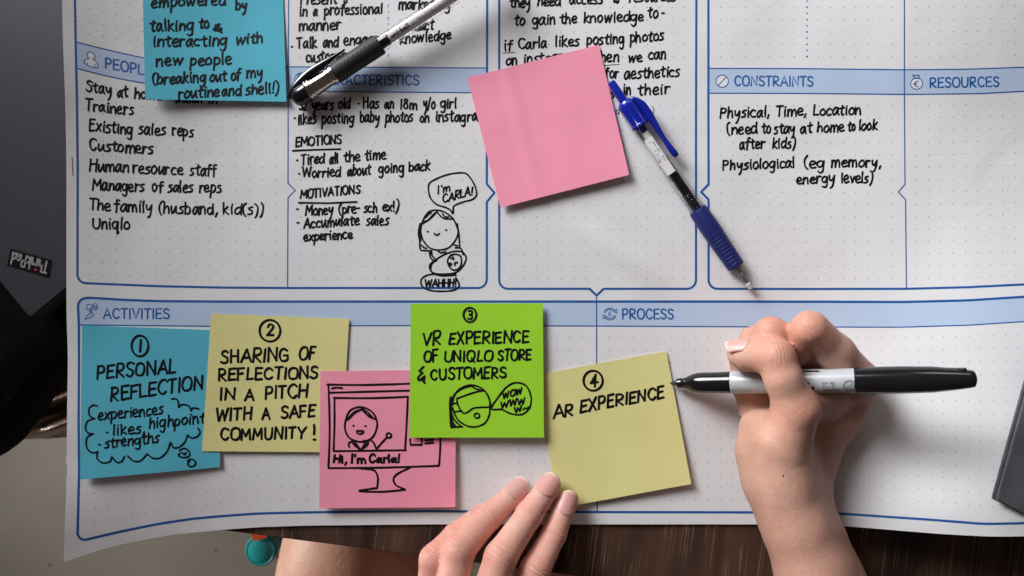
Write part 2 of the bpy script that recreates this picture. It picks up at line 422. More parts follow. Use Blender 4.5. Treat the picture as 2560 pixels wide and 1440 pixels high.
def build_table():
    # local frame: X along the front edge, Y away from it
    A = at(545, 1323); B = at(1450, 1440); ang = math.atan2(B.y - A.y, B.x - A.x)
    # rounded left corner
    o = empty('table', (0, 0, 0), Matrix.Translation(A) @ Matrix.Rotation(ang, 4, 'Z'))
    tag(o, 'table with dark brown wood grain laminate top under the white poster', 'table')
    inv = o.matrix_world.inverted()
    left = (inv @ at(160, 1185)).x
    r = 0.024
    out = [(1.1, 0.0)]
    for i in range(9):
        a = math.radians(-90 - 90 * i / 8); out.append((left + r + r*math.cos(a), r + r*math.sin(a)))
    out += [(left, 0.75), (1.1, 0.75)]
    out = out[::-1]
    def slab(name, pts, z0, z1, m):
        n = len(pts); v = [(x, y, z0) for x, y in pts] + [(x, y, z1) for x, y in pts]
        f = [tuple(range(n, 2*n)), tuple(range(n))[::-1]] + [(i, (i+1) % n, n + (i+1) % n, n + i) for i in range(n)]
        ob = mesh_obj(name, v, f, m, o)
        bm = bmesh.new(); bm.from_mesh(ob.data); bmesh.ops.recalc_face_normals(bm, faces=bm.faces); bm.to_mesh(ob.data); bm.free()
        return ob
    slab('tabletop', out, -0.024, -0.0006, M_wood)
    # edge band just outside the slab
    cx, cy = 0.4, 0.37
    n = len(out); v = []; f = []
    for (x, y) in out:
        dx, dy = x - cx, y - cy
        ex = x + math.copysign(0.0006, dx); ey = y + math.copysign(0.0006, dy)
        v += [(x, y, -0.0008), (ex, ey, -0.0012), (ex, ey, -0.0235), (x, y, -0.0238)]
    for i in range(n):
        j = (i+1) % n
        for k in range(3): f.append((4*i+k, 4*i+k+1, 4*j+k+1, 4*j+k))
    mesh_obj('edge_band', v, f, M_trim, o)
    for lx, ly in ((left + .07, .07), (left + .07, .68), (1.03, .07), (1.03, .68)):
        m = MB(); m.box(lx-.02, lx+.02, ly-.02, ly+.02, ZF - 0, -0.0242); m.build('leg', M_trim, o)
    return o
build_table()

# ------------------------------------------------------------------ the poster's surface
def Zp(u, v):
    """height of the poster (metres) under photograph pixel (u, v)"""
    z = 0.0006
    # left side curls up off the table
    if v < 820: A = 30 - 17 * sstep(v / 800)
    else: A = 13 + 19 * sstep((v - 820) / 520)
    t = max(0.0, (640 - u) / 480); z += 0.001 * A * (t ** 1.6 if t < 1 else 1 + 1.6 * (t-1)) * 0.62
    # bottom-left corner
    t = max(0.0, (520 - u) / 360) * max(0.0, (v - 1150) / 250); z += 0.004 * min(t, 1.4)
    # right side: a wave rising towards the viewer
    t = sstep((u - 1900) / 640)
    g = 0.62 - 0.48 * sstep((v + 160) / 560) + 1.0 * sstep((v - 430) / 820) - 0.06 * sstep((v - 1220) / 120)
    z += 0.024 * t * g
    # bottom right lip
    z += 0.007 * sstep((u - 1900) / 400) * sstep((v - 1120) / 200)
    # gentle cockling
    z += 0.0007 * (noise.noise(Vector((u / 330.0, v / 260.0, 3.1))) + 0.2) * sstep((u - 150) / 200 + .4)
    z += 0.00035 * noise.noise(Vector((u / 130.0, v / 150.0, 7.7)))
    # shallow dent under the blue pen
    d = ((u - 1560) * 0.83 + (v - 640) * 0.56); e = (-(u - 1560) * 0.56 + (v - 640) * 0.83)
    z += 0.0013 * math.exp(-(e / 30.0) ** 2) * sstep(1 - abs(d) / 200.0)
    return max(z, 0.0003)
def Pp(u, v, dz=0.0):
    return at(u, v, Zp(u, v) + dz)

EL = [(-420, 150), (0, 155), (100, 157), (250, 163), (400, 166), (640, 166), (780, 166), (900, 170), (1000, 168), (1200, 166), (1405, 159)]
EB = [(159, 1405), (230, 1379), (300, 1360), (420, 1337), (545, 1325), (640, 1318), (760, 1314), (1060, 1311), (1440, 1311), (1895, 1311), (2105, 1315), (2350, 1335), (2480, 1342), (2600, 1340), (3000, 1325)]
def interp(T, x):
    if x <= T[0][0]: return T[0][1]
    for (a, b), (c, d) in zip(T, T[1:]):
        if x <= c:
            return b + (d - b) * (x - a) / (c - a)
    return T[-1][1]
def sm(T, x, h=30):
    return (interp(T, x-h) + 2*interp(T, x) + interp(T, x+h)) / 4 if T[0][0] + h < x < T[-1][0] - h else interp(T, x)

poster = empty('planning_poster', at(1280, 720, 0))
tag(poster, 'large white planning poster with blue framed boxes, covered in black handwriting', 'poster')
def build_sheet():
    inv = poster.matrix_world.inverted()
    us = [i / 150.0 for i in range(151)]; us = sorted(set([t for t in us] + [0.003, 0.012]))
    vs = [i / 130.0 for i in range(131)]
    top, bot = [], []
    nv, nu = len(vs), len(us)
    V = []
    for dz in (0.0, -0.00018):
        for b in vs:
            for a in us:
                u0 = 155 + (3000 - 155) * a
                vb = sm(EB, u0); v = -420 + (vb + 420) * b
                ul = sm(EL, v); u = ul + (3000 - ul) * a
                V.append(Pp(u, v, dz))
    n = nu * nv; F = []
    for j in range(nv - 1):
        for i in range(nu - 1):
            k = j*nu + i
            F.append((k, k+nu, k+nu+1, k+1)); F.append((n+k, n+k+1, n+k+nu+1, n+k+nu))
    for i in range(nu - 1):
        F.append((i, i+1, n+i+1, n+i)); k = (nv-1)*nu + i; F.append((k, n+k, n+k+1, k+1))
    for j in range(nv - 1):
        k = j*nu; F.append((k, n+k, n+k+nu, k+nu)); k += nu-1; F.append((k, k+nu, n+k+nu, n+k))
    mesh_obj('sheet', V, F, M_paper, poster, smooth=True).data.set_sharp_from_angle(angle=math.radians(50))
build_sheet()

# header bands (light blue), printed lines
def strip(mb, T, B, u0, u1, lift=0.00002):
    us = list(np.arange(u0, u1, 12.0)) + [u1]; b0 = len(mb.v); K = 5
    for u in us:
        a, b = sm(T, u, 14), sm(B, u, 14)
        for k in range(K+1): mb.v.append(Pp(u, a + (b-a)*k/K, lift))
    for i in range(len(us)-1):
        for k in range(K):
            q = b0 + i*(K+1) + k; mb.f.append((q, q+1, q+K+2, q+K+1)); mb.m.append(0)
B1T = [(190, 105), (250, 120), (300, 132), (360, 145), (450, 156), (560, 163), (720, 167), (960, 168.5), (1218, 170)]
B1B = [(190, 170), (250, 186), (300, 197), (360, 208), (450, 219), (560, 225), (720, 228), (960, 230), (1218, 232)]
B3T = [(1773, 171), (2000, 171.5), (2261, 174.5), (2420, 173), (2560, 168), (2980, 150)]
B3B = [(1773, 233), (2000, 233.5), (2261, 236), (2450, 234), (2560, 228), (2980, 210)]
B4T = [(197, 760), (206, 746), (222, 744), (316, 750), (403, 753), (560, 754), (1900, 754), (2260, 755), (2420, 751), (2560, 742), (2980, 715)]
B4B = [(196, 812), (360, 814), (524, 815.5), (1030, 814), (1490, 815), (1865, 817), (2250, 818), (2420, 813), (2560, 804), (2980, 780)]
for (T, B, a, b, lab) in ((B1T, B1B, 190, 1218, 'pale blue printed band of the people and characteristics headings'),
                     (B3T, B3B, 1773, 2970, 'pale blue printed band of the constraints and resources headings'),
                     (B4T, B4B, 198, 2970, 'pale blue printed band of the activities and process headings')):
    mb = MB(); strip(mb, T, B, a, b); up_faces(mb); mb.build('header_band', M_band, poster)['label'] = lab

def dense(pts, step=14):
    out = [pts[0]]
    for p, q in zip(pts, pts[1:]):
        n = max(1, int(math.dist(p, q) / step))
        out += [(p[0] + (q[0]-p[0])*i/n, p[1] + (q[1]-p[1])*i/n) for i in range(1, n+1)]
    return out
def corner(cx, cy, r, a0, a1, n=8):
    return [(cx + r*math.cos(math.radians(a0 + (a1-a0)*i/n)), cy + r*math.sin(math.radians(a0 + (a1-a0)*i/n))) for i in range(n+1)]
def frame(lines, w, label):
    mb = MB()
    for l in lines: ribbon(mb, dense(l), w, Pp, 0.00008, 0, 0.0)
    up_faces(mb); o = mb.build('printed_frame', M_print, poster); o['label'] = label
def curve(T, a, b, st=20):
    us = list(np.arange(a, b, st)) + [b]; return [(u, sm(T, u, 14)) for u in us]
frame([[(186, -420), (187, 0), (189, 105), (192, 250), (194, 420), (193.5, 670)] + corner(215.5, 686, 22, 180, 100) + [(300, 711.5), (400, 715.5), (560, 719), (720, 720), (1195, 720)]
       + corner(1195, 698, 22, 90, 0) + [(1217, 505), (1236, 482), (1217, 460), (1218, 0), (1219, -420)]], 5.6, 'thick blue frame round the people and characteristics boxes')
frame([[(1248.5, -420), (1248, 0), (1248, 200), (1248, 700)] + corner(1270, 700, 22, 180, 90) + [(1462, 722), (1474, 722), (1491.5, 739), (1509, 722), (1718, 722)]
       + corner(1718, 700, 22, 90, 0) + [(1740, 300), (1741, 0), (1742, -420)]], 5.6, 'thick blue frame with a downward notch below the middle box')
frame([[(1771, -420), (1771, 0), (1771, 300), (1771.5, 461), (1753, 480), (1771.5, 499), (1771.5, 700)] + corner(1793.5, 700, 22, 180, 90) + [(2000, 722.5), (2265, 722), (2420, 718), (2560, 711), (2980, 690)]], 5.6, 'thick blue frame round the constraints and resources boxes')
BOT = [(215, 1349), (300, 1329), (400, 1309), (480, 1297), (545, 1291), (640, 1284), (760, 1281), (1060, 1278), (1440, 1280), (1895, 1281), (2100, 1284), (2321, 1299), (2462, 1310), (2560, 1308), (2980, 1290)]
frame([[(2980, 715)] + curve(B4T, 222, 2960)[::-1] + corner(216, 766, 21, 270, 180) + [(197, 812), (197.5, 900), (196.5, 1050), (197.5, 1180), (194, 1330)] + corner(212, 1331, 18.5, 180, 80) + curve(BOT, 230, 2960)], 6.0,
      'thick blue frame round the activities and process boxes')
thin = [[(721.5, -420), (721.5, 0), (720.5, 228), (720, 458), (738, 476), (720, 494), (719, 718)], [(2261, -420), (2261, 0), (2261, 236), (2262.5, 461), (2246, 480), (2264, 499), (2266, 719)],
        [(1491.5, 742), (1491.5, 815), (1493, 1278)], curve(B1T, 190, 1217), curve(B1B, 191, 1217), curve(B3T, 1773, 2960), curve(B3B, 1773, 2960), curve(B4B, 198, 2960)]
mb = MB()
for l in thin: ribbon(mb, dense(l), 2.9, Pp, 0.00007, 0, 0)
up_faces(mb); mb.build('printed_divider', M_print, poster)['label'] = 'thin blue ruled lines dividing the boxes of the poster'

# dot grid
def warp(u, v):
    t = max(0.0, (720 - u) / 530.0) ** 1.75
    return -t * (64 - 53 * sstep((v - 160) / 560.0)) if v < 735 else t * (72 * max(0, (v - 850) / 430.0) ** 1.1 - (8 * sstep((900-v)/80)))
def rwarp(u, v):
    t = max(0.0, (u - 2200) / 360.0)
    if v < 740: return -(t ** 1.7) * 7 * (1 if v > 160 else 0.6)
    return (t ** 1.5) * (-10 + 34 * sstep((v - 800) / 480.0)) if v < 1290 else 0
def build_dots():
    mb = MB()
    def dot(u, v, r, mi=0):
        b = len(mb.v)
        for i in range(6):
            a = i * math.pi / 3; mb.v.append(Pp(u + r*math.cos(a), v - r*math.sin(a), 0.00003))
        mb.f.append(tuple(b + i for i in range(6))[::-1]); mb.m.append(mi)
    rows_top = [18.5 + 30.85*k for k in range(-13, 5)]; rows_mid = [264.5 + 30.9*k for k in range(0, 15)]; rows_bot = [845 + 31.1*k for k in range(0, 14)]
    for rows in (rows_top, rows_mid):
        for v in rows:
            if v > 700: continue
            for k in range(15): u = 224 + 33.2*k; dot(u, v + warp(u, v), 1.5)
            for k in range(15):
                u = 752 + 31.1*k
                if u < 1205: dot(u, v, 1.5)
            for k in range(15): u = 1279.5 + 30.85*k; dot(u, v, 1.5) if u < 1725 else None
            for k in range(15): u = 1802 + 30.6*k; dot(u, v, 1.5) if u < 2245 else None
            for k in range(22): u = 2290.5 + 30.9*k; dot(u, v + rwarp(u, v), 1.5)
    for v in rows_bot:
        for k in range(40): u = 1454.5 - 31.2*k; dot(u, v + warp(u, v), 1.5) if u > 212 else None
        for k in range(45): u = 1522 + 31.0*k; dot(u, v + rwarp(u, v), 1.5) if u < 2960 else None
    up_faces(mb); o = mb.build('dot_grid', M_dot, poster, kind='stuff'); o['label'] = 'fine grey dot grid printed in the boxes'
    mb = MB()
    for uu, vv in [(2018, 2.5 + 15.42*k) for k in range(-20, 10)] + [(971, 13.5 + 15.42*k) for k in range(-20, 9)]:
        b = len(mb.v)
        for i in range(6):
            a = i*math.pi/3; mb.v.append(Pp(uu + 2*math.cos(a), vv + 2*math.sin(a), 0.00009))
        mb.f.append(tuple(b + i for i in range(6))); mb.m.append(0)
    up_faces(mb); mb.build('dotted_divider', M_print, poster, kind='stuff')
build_dots()

# printed headings
def heading(text, x0, x1, y0, y1, ch, w=4.1):
    writing('printed_heading', word(text, x0, x1, y0, y1, ch=ch, jit=0.0), w, Pp, M_print, poster, 0.0001, 0.0, 'blue printed heading ' + text)
heading('PEOPLE', 262, 378, 169, 191, 25); heading('CHARACTERISTICS', 782, 1048, 211, 212.5, 24); heading('CONSTRAINTS', 1836, 2033, 214, 215.5, 24)
heading('RESOURCES', 2324, 2498, 219, 216, 24); heading('ACTIVITIES', 258, 424, 796, 796.5, 24.5); heading('PROCESS', 1555, 1684, 797, 797.5, 24.5)
def icon(strokes, label, fill=None, w=2.2):
    if fill:
        mb = MB(); b = len(mb.v)
        for p in fill: mb.v.append(Pp(p[0], p[1], 0.00003))
        mb.f.append(tuple(range(b, b + len(fill)))); mb.m.append(0); up_faces(mb)
        mb.build('icon_ground', M_paper, poster)
    writing('printed_icon', strokes, w, Pp, M_print, poster, 0.00011, 0.0, label)
K = 24.0
per = tr("780 630,680 480,650 350,740 250,870 235,1030 320,1130 450,1130 560,1010 680,1010 680,1180 800,1290 980,1320 1140,1320 1140,1150 1180,850 1110,650 1010,480 880,480 880,520 740,620 650,780 630|690 890,660 1030|1090 970,1150 1150", 190, 120, K)
icon(per, 'printed outline of a person beside the people heading', per[0], 2.0)
fp = [ell(752, 200, 15.5, 18), ell(752, 201, 11, 14, 12, math.pi*.85, math.pi*2.1), ell(753, 203, 7, 10, 12, math.pi*.8, math.pi*2.2), ell(753, 205, 3, 6, 8, math.pi*.9, math.pi*2.1), [(742, 212), (747, 200), (752, 190), (760, 194), (764, 206)], [(742, 188), (752, 183), (763, 190)]]
icon(fp, 'printed fingerprint beside the characteristics heading', fp[0], 2.2)
icon([ell(1805.5, 203, 15.5, 15.5), [(1795, 214), (1816, 192)]], 'printed crossed circle beside the constraints heading', ell(1805.5, 203, 15.5, 15.5), 2.2)
bagf = ell(2291.5, 209, 15, 14)
icon([bagf, [(2284, 196), (2299, 196)], [(2283, 190), (2281, 187), (2286, 190), (2289, 187), (2293, 190), (2297, 187), (2299, 191), (2297, 195), (2286, 195), (2283, 190)], ell(2293, 210, 6, 7, 10, math.pi*.3, math.pi*1.7), [(2284, 208), (2292, 208)], [(2284, 211.5), (2291, 211.5)]],
     'printed money bag with a euro sign beside the resources heading', bagf, 2.0)
run = tr("210 120,228 112,238 122,230 135,216 132,210 120|165 120,205 125,190 150,190 150,200 175,215 195,180 215,148 225,148 225,170 195,185 180,178 150,165 155,165 120|205 125,222 160,245 140,245 140,236 136,222 150|185 150,203 152,190 172,200 176,190 186", 160, 720, 2.88)
icon(run, 'printed running figure beside the activities heading', None, 1.8)
c6 = (1525, 785)
cyc = [ell(*c6, 15, 15, 12, math.pi*1.08, math.pi*1.85), ell(*c6, 15, 15, 12, math.pi*.08, math.pi*.85), ell(*c6, 11.5, 11.5, 10, math.pi*1.1, math.pi*1.8), ell(*c6, 11.5, 11.5, 10, math.pi*.1, math.pi*.8),
       [(1533, 779), (1542, 783), (1542, 773), (1533, 779)], [(1517, 791), (1508, 787), (1508, 797), (1517, 791)]] + word('6', 1521, 1528, 791, ch=13, jit=0)
icon(cyc, 'printed circular arrows round a six beside the process heading', None, 1.9)

# handwriting on the poster
def hand(label, words, w=5.0, fn=Pp, parent=None, extra=(), lift=0.00012):
    st = []
    for t in words: st += word(t[0], t[1] + 1.5, t[2] - 2.5, t[3], t[4], xh=t[5] if len(t) > 5 and not (len(t) > 6) else 18, ch=t[6] if len(t) > 6 else None)
    st += list(extra)
    writing('handwriting', st, w, fn, M_ink, parent or poster, lift, 0.07, label)
hand('handwritten list under the people heading', [
 ('Stay', 212, 281, 229, 236, 18), ('at', 291, 322, 242, 243, 18), ('home', 334, 404, 245, 250, 18), ('Trainers', 211, 337, 275, 287, 17.5), ('Existing', 221, 334, 326, 337, 17.5),
 ('sales', 345, 416, 335, 338, 18), ('reps', 428, 486, 336, 342, 18), ('Customers', 221, 385, 375, 385, 18), ('Human', 221, 324, 428, 430, 19), ('resource', 330, 459, 432, 437, 18),
 ('staff', 473, 542, 438, 440, 18), ('Managers', 229, 363, 474, 479, 18), ('of', 379, 409, 479, 479, 18), ('sales', 417, 484, 479, 480, 18), ('reps', 496, 556, 480, 481, 18),
 ('The', 221, 278, 524, 527, 18), ('family', 284, 382, 528, 531, 18), ('(husband,', 394, 548, 533, 536, 18), ('kid(s))', 556, 662, 534, 538, 18), ('Uniqlo', 229, 327, 571, 573, 18),
 ('women', 436, 508, 256, 256, 14), ('in', 520, 545, 259, 260, 14)])
writing('handwriting', [[(180, 393), (181, 415), (182, 438)]], 1.6, Pp, M_ink, poster, label='short thin pen tick near the left edge of the poster')
hand('handwritten notes above the characteristics heading', [
 ('Present', 748, 845, 11, 9, 17), ('p', 858, 870, 9, 9, 17), ('in', 747, 772, 41, 40, 17), ('a', 782, 796, 40, 40, 16), ('professional', 809, 958, 38, 33, 16.5), ('marketing', 994, 1127, 25, 20, 17),
 ('manner', 745, 855, 77, 73, 17), ('Talk', 740, 795, 122, 118, 17), ('and', 806, 848, 119, 117, 17), ('engage', 858, 950, 114, 108, 17), ('customers', 763, 880, 156, 148, 17),
 ('product', 1000, 1086, 77, 74, 17), ('knowledge', 998, 1130, 109, 98, 16.5)], extra=[[(729, 117), (731, 117)]])
hand('handwritten notes under the characteristics heading', [
 ('32', 746, 770, 275, 275, 18, 26), ('years', 777, 836, 274, 274, 17), ('old', 844, 877, 272, 271, 17), ('Has', 906, 950, 271, 271, 17), ('an', 960, 987, 271, 271, 16), ('18m', 998, 1044, 273, 273, 16), ('y/o', 1056, 1090, 271, 271, 17), ('girl', 1099, 1143, 270, 270, 17),
 ('likes', 743, 792, 312, 308, 16.5), ('posting', 803, 887, 309, 306, 17), ('baby', 898, 950, 305, 305, 17), ('photos', 961, 1035, 306, 304, 17), ('on', 1048, 1075, 305, 304, 16), ('instagram', 1087, 1216, 304, 302, 17)],
 extra=[[(895, 259), (897, 259)], [(736, 295), (738, 296)]])
hand('handwritten emotions and motivations lists', [
 ('EMOTIONS', 737, 856, 367, 359, 18, 22), ('Tired', 751, 813, 413, 407, 16.5), ('all', 823, 848, 409, 408, 16.5), ('the', 857, 903, 404, 403, 16.5), ('time', 909, 968, 401, 398, 16.5),
 ('Worried', 754, 854, 443, 441, 15.5), ('about', 867, 929, 439, 436, 16), ('going', 945, 1012, 433, 430, 16), ('back', 1020, 1078, 428, 425, 16), ('MOTIVATIONS', 748, 903, 496, 484, 18, 21),
 ('Money', 762, 834, 538, 536, 16), ('(pre-', 844, 902, 534, 532, 16), ('sch', 908, 945, 531, 530, 16), ('ex!)', 954, 999, 528, 527, 16), ('Accumulate', 757, 900, 571, 562, 16), ('sales', 914, 974, 564, 562, 16),
 ('experience', 757, 883, 603, 597, 15.5)], 5.0,
 extra=[dense([(732, 377), (790, 374.5), (851, 373)]), dense([(747, 507), (820, 508), (892, 505)]), [(742, 401), (744, 401)], [(747, 434), (749, 435)], [(742, 523), (745, 523)], [(743, 557), (747, 557)]])
hand('handwritten notes in the middle box', [
 ('they', 1272, 1328, 19, 17, 17), ('need', 1342, 1404, 15, 13, 17), ('access', 1422, 1509, 11, 9, 17), ('to', 1530, 1550, 7, 6, 17), ('resources', 1571, 1692, 5, 2, 17),
 ('to', 1284, 1314, 64, 62, 17), ('gain', 1329, 1391, 61, 60, 17), ('the', 1398, 1443, 59, 58, 17), ('knowledge', 1457, 1611, 57, 52, 17), ('to', 1617, 1648, 45, 44, 17),
 ('if', 1259, 1282, 127, 126, 17), ('Carla', 1294, 1369, 122, 120, 17), ('likes', 1386, 1450, 117, 115, 17), ('posting', 1465, 1564, 111, 109, 17), ('photos', 1573, 1662, 106, 101, 17),
 ('on', 1263, 1295, 163, 162, 17), ('instagram', 1307, 1450, 160, 150, 17), ('then', 1484, 1550, 155, 154, 17), ('we', 1569, 1607, 155, 154, 17), ('can', 1619, 1668, 149, 147, 17),
 ('for', 1512, 1548, 196, 195, 17), ('aesthetics', 1559, 1702, 198, 191, 17), ('s', 1525, 1537, 246, 246, 17), ('in', 1557, 1580, 236, 235, 17), ('their', 1592, 1676, 238, 234, 17)], extra=[[(1655, 33), (1660, 33)]])
for q_ in ([(1258, 133), (1287, 131)], [(1490, 165), (1548, 161)]):
    writing('underline', [dense(q_)], 1.8, Pp, M_ink, poster)
writing('handwriting', word('d', 1540, 1549, 285, 285, xh=12) + tr("1728 958,1742 975,1745 1000,1738 1020", 1150, 0, 3.6), 1.8, Pp, M_ink, poster, label='thin pen marks beside the blue pen')
hand('handwritten list under the constraints heading', [
 ('Physical,', 1797, 1928, 296, 291, 17), ('Time,', 1937, 2020, 291, 288, 17), ('Location', 2031, 2155, 288, 287, 16.5), ('(need', 1815, 1896, 335, 334, 17), ('to', 1904, 1930, 333, 333, 17), ('stay', 1934, 1989, 334, 332, 17), ('at', 1998, 2033, 333, 332, 17),
 ('home', 2041, 2112, 330, 329, 16.5), ('to', 2118, 2140, 328, 327, 16.5), ('look', 2145, 2195, 326, 324, 16.5), ('after', 1847, 1914, 374, 370, 17), ('kids)', 1929, 1992, 371, 370, 17),
 ('Physiological', 1805, 1990, 425, 418, 16.5), ('(eg', 2008, 2063, 420, 419, 17), ('memory,', 2077, 2207, 418, 417, 17), ('energy', 1990, 2089, 460, 457, 16.5), ('levels)', 2101, 2184, 457, 456, 16.5)])
k, ox, oy = 4.643, 1020, 430
dr = tr("515 480,490 440,430 410,330 375,260 300,238 210,245 140,290 100,400 50,520 18,640 10,690 30,750 110,790 200,795 270,745 320,650 345,540 390,525 430,525 430,525 480,515 480|300 445,360 445,440 475,520 540,570 640,580 720,540 810,470 880,370 905,270 890,200 830,155 740,150 640,185 540,240 465,300 445|335 460,260 540,160 605|335 460,380 515,440 545,530 545|205 530,240 490,270 475|400 485,430 520,470 522|180 575,230 560,300 490,340 462|140 600,122 700,135 800,145 900,200 912,270 915|148 600,138 700,148 800|570 600,590 720,600 870|155 850,185 878,215 885|520 840,550 852,575 855|550 880,600 882,625 905,640 960|250 920,260 990,300 1030,330 1030|272 915,280 970,320 1015|310 1030,400 970,520 925,620 925,660 960,675 1010,640 1090,560 1165,440 1185,320 1180,265 1150,250 1090,290 1040|262 1140,270 1080,300 1045|550 955,490 975,460 1030,480 1100,530 1140,590 1120,620 1060,610 980,550 955|350 920,380 940,405 930,405 930,430 942,435 920|305 715,335 735,365 715|225 693,235 694|438 674,448 674|495 1000,530 1010,520 985|520 1010,530 1018|545 1085,545 1055,575 1052|480 1060,500 1062,503 1080,485 1085,478 1068|300 1185,220 1200,160 1240,150 1290,185 1345,280 1378,400 1385,520 1375,585 1340,590 1290,555 1225|300 1185,400 1205,520 1200,550 1185,555 1200", ox, oy, k)
for a, b, c, d, e, h in (("I'm", 1093, 1126, 484, 476, 20), ("CARLA!", 1106, 1181, 507, 487, 20), ("WAHHH!", 1062, 1141, 718, 716, 19)): dr += word(a, b, c, d, e, ch=h) if a != "I'm" else word(a, b, c, d, e, xh=12)
writing('drawing', dr, 4.6, Pp, M_ink, poster, 0.00013, 0.05, 'hand drawn figure holding a crying baby with two speech bubbles')

# ------------------------------------------------------------------ sticky notes
class Note:
    def __init__(s, name, corners, layer, curl, material, label, group=True):
        s.c = corners; s.layer = layer; s.curl = curl
        c = sum((Vector(p) for p in corners), Vector((0, 0))) / 4
        s.o = empty(name, at(c[0], c[1], Zp(*c) + layer)); tag(s.o, label, 'sticky note', 'sticky notes on the poster')
        n = 26; V = []; tl, trr, br, bl = corners
        for dz in (0, -0.00012):
            for j in range(n+1):
                for i in range(n+1):
                    a, b = i/n, j/n
                    u = (tl[0]*(1-a) + trr[0]*a)*(1-b) + (bl[0]*(1-a) + br[0]*a)*b
                    v = (tl[1]*(1-a) + trr[1]*a)*(1-b) + (bl[1]*(1-a) + br[1]*a)*b
                    V.append(at(u, v, s.z(u, v, (a, b)) + dz))
        N = (n+1)**2; F = []
        for j in range(n):
            for i in range(n):
                k = j*(n+1)+i; F += [(k, k+n+1, k+n+2, k+1), (N+k, N+k+1, N+k+n+2, N+k+n+1)]
        for i in range(n):
            k = i; F.append((k, k+1, N+k+1, N+k)); k = n*(n+1)+i; F.append((k, N+k, N+k+1, k+1))
            k = i*(n+1); F.append((k, N+k, N+k+n+1, k+n+1)); k = i*(n+1)+n; F.append((k, k+n+1, N+k+n+1, N+k))
        inv = s.o.matrix_world.inverted()
        sh = mesh_obj('paper_sheet', [Vector(v) - s.o.location for v in V], F, material, s.o, smooth=True)
        sh.data.set_sharp_from_angle(angle=math.radians(50))
    def ab(s, u, v):
        tl, trr, br, bl = s.c
        ex = (trr[0]-tl[0], trr[1]-tl[1]); ey = (bl[0]-tl[0], bl[1]-tl[1]); d = ex[0]*ey[1] - ex[1]*ey[0]
        x, y = u - tl[0], v - tl[1]
        return ((x*ey[1] - y*ey[0])/d, (ex[0]*y - ex[1]*x)/d)
    def z(s, u, v, ab=None):
        a, b = s.ab(u, v)
        return Zp(u, v) + s.layer + s.curl(a, b)
    def P(s, u, v, dz=0.0):
        return at(u, v, s.z(u, v) + dz) - s.o.location
    def write(s, name, strokes, w, label=None, lift=0.0001):
        writing(name, strokes, w, s.P, M_ink, s.o, lift, 0.07, label)
def cl(h, hr=0.0, p=2.2, hl=0.0, mid=0.0):
    def f(a, b):
        b_ = max(0.0, b); return h*b_**p + hr*(max(0, a)**2)*b_ + hl*(max(0, 1-a)**2)*b_ + mid*math.sin(math.pi*min(1, max(0, a)))*b_*b_
    return f

nt = Note('sticky_note', [(355, -98), (705, -92), (716, 254.5), (363, 248)], 0.0005, cl(0.0022, 0.0, 2.4, 0.0012), M_blue, 'blue sticky note at the top left, covering part of the people heading')
W = []
for t in [('empowered', 378, 565, 18, 12, 17.5), ('by', 589, 616, 24, 23, 16), ('talking', 374, 484, 77, 76, 17.5), ('to', 498, 523, 70, 69, 17), ('&', 531, 555, 81, 80, 14), ('interacting', 382, 568, 116, 114, 17.5), ('with', 589, 658, 112, 106, 17),
          ('new', 389, 457, 165, 162, 18), ('people', 475, 579, 163, 160, 18), ('(breaking', 380, 515, 211, 205, 17), ('out', 524, 566, 204, 202, 17), ('of', 577, 600, 200, 199, 17), ('my', 616, 658, 194, 192, 17),
          ('routine', 446, 548, 247, 241, 17), ('and', 555, 603, 240, 238, 17), ('shell!)', 613, 698, 237, 231, 17)]:
    W += word(*t[:5], xh=t[5])
nt.write('handwriting', W, 5.4)

nt = Note('sticky_note', [(205, 813), (552, 826), (550, 1168), (200, 1199)], 0.0005, cl(0.0016, 0.0, 2.5, 0.0008, 0.0010), M_blue, 'blue sticky note numbered one, headed personal reflection')
W = [ell(350, 865, 21, 26)] + word('1', 349, 352, 880, 880, ch=31, jit=0.2)
for t in [('PERSONAL', 241, 440, 947, 932, 33), ('REFLECTION', 275, 508, 1003, 972, 33)]: W += word(*t[:5], ch=t[5])
nt.write('handwriting', W, 6.0, 'black marker heading and circled one')
W = []
for t in [('experiences', 245, 408, 1051, 1035, 17), ('likes,', 281, 364, 1088, 1082, 17), ('highpoint', 372, 511, 1071, 1057, 17), ('strengths', 261, 397, 1120, 1106, 17)]: W += word(*t[:5], xh=t[5])
W += [[(267, 1081), (269, 1081)], [(247, 1112), (251, 1112)]]
W += tr("240 850,210 845,180 870,185 920,220 940|220 940,170 960,155 1010,175 1045,210 1050|210 1050,165 1080,165 1150,200 1185,245 1180|240 1185,240 1230,280 1260,330 1250,345 1215,345 1215,380 1255,415 1250,435 1215|460 1210,500 1245,550 1245,600 1195,600 1195,640 1225,690 1225,740 1180,768 1110,768 1110,790 1150,830 1145,870 1110,890 1060,890 1060,920 1080,960 1070,980 1040,965 1010|775 800,810 800,825 830,825 860,825 860,850 840,900 850,915 885,915 885,930 865,970 870|830 1170,870 1155,905 1185,895 1215,850 1220,825 1205,835 1190|850 1185,865 1200,880 1185|890 1245,920 1232,948 1255,935 1282,905 1285,892 1262,905 1248", 160, 720, 2.88)
nt.write('drawing', W, 4.8, 'thin marker notes inside a drawn thought cloud')

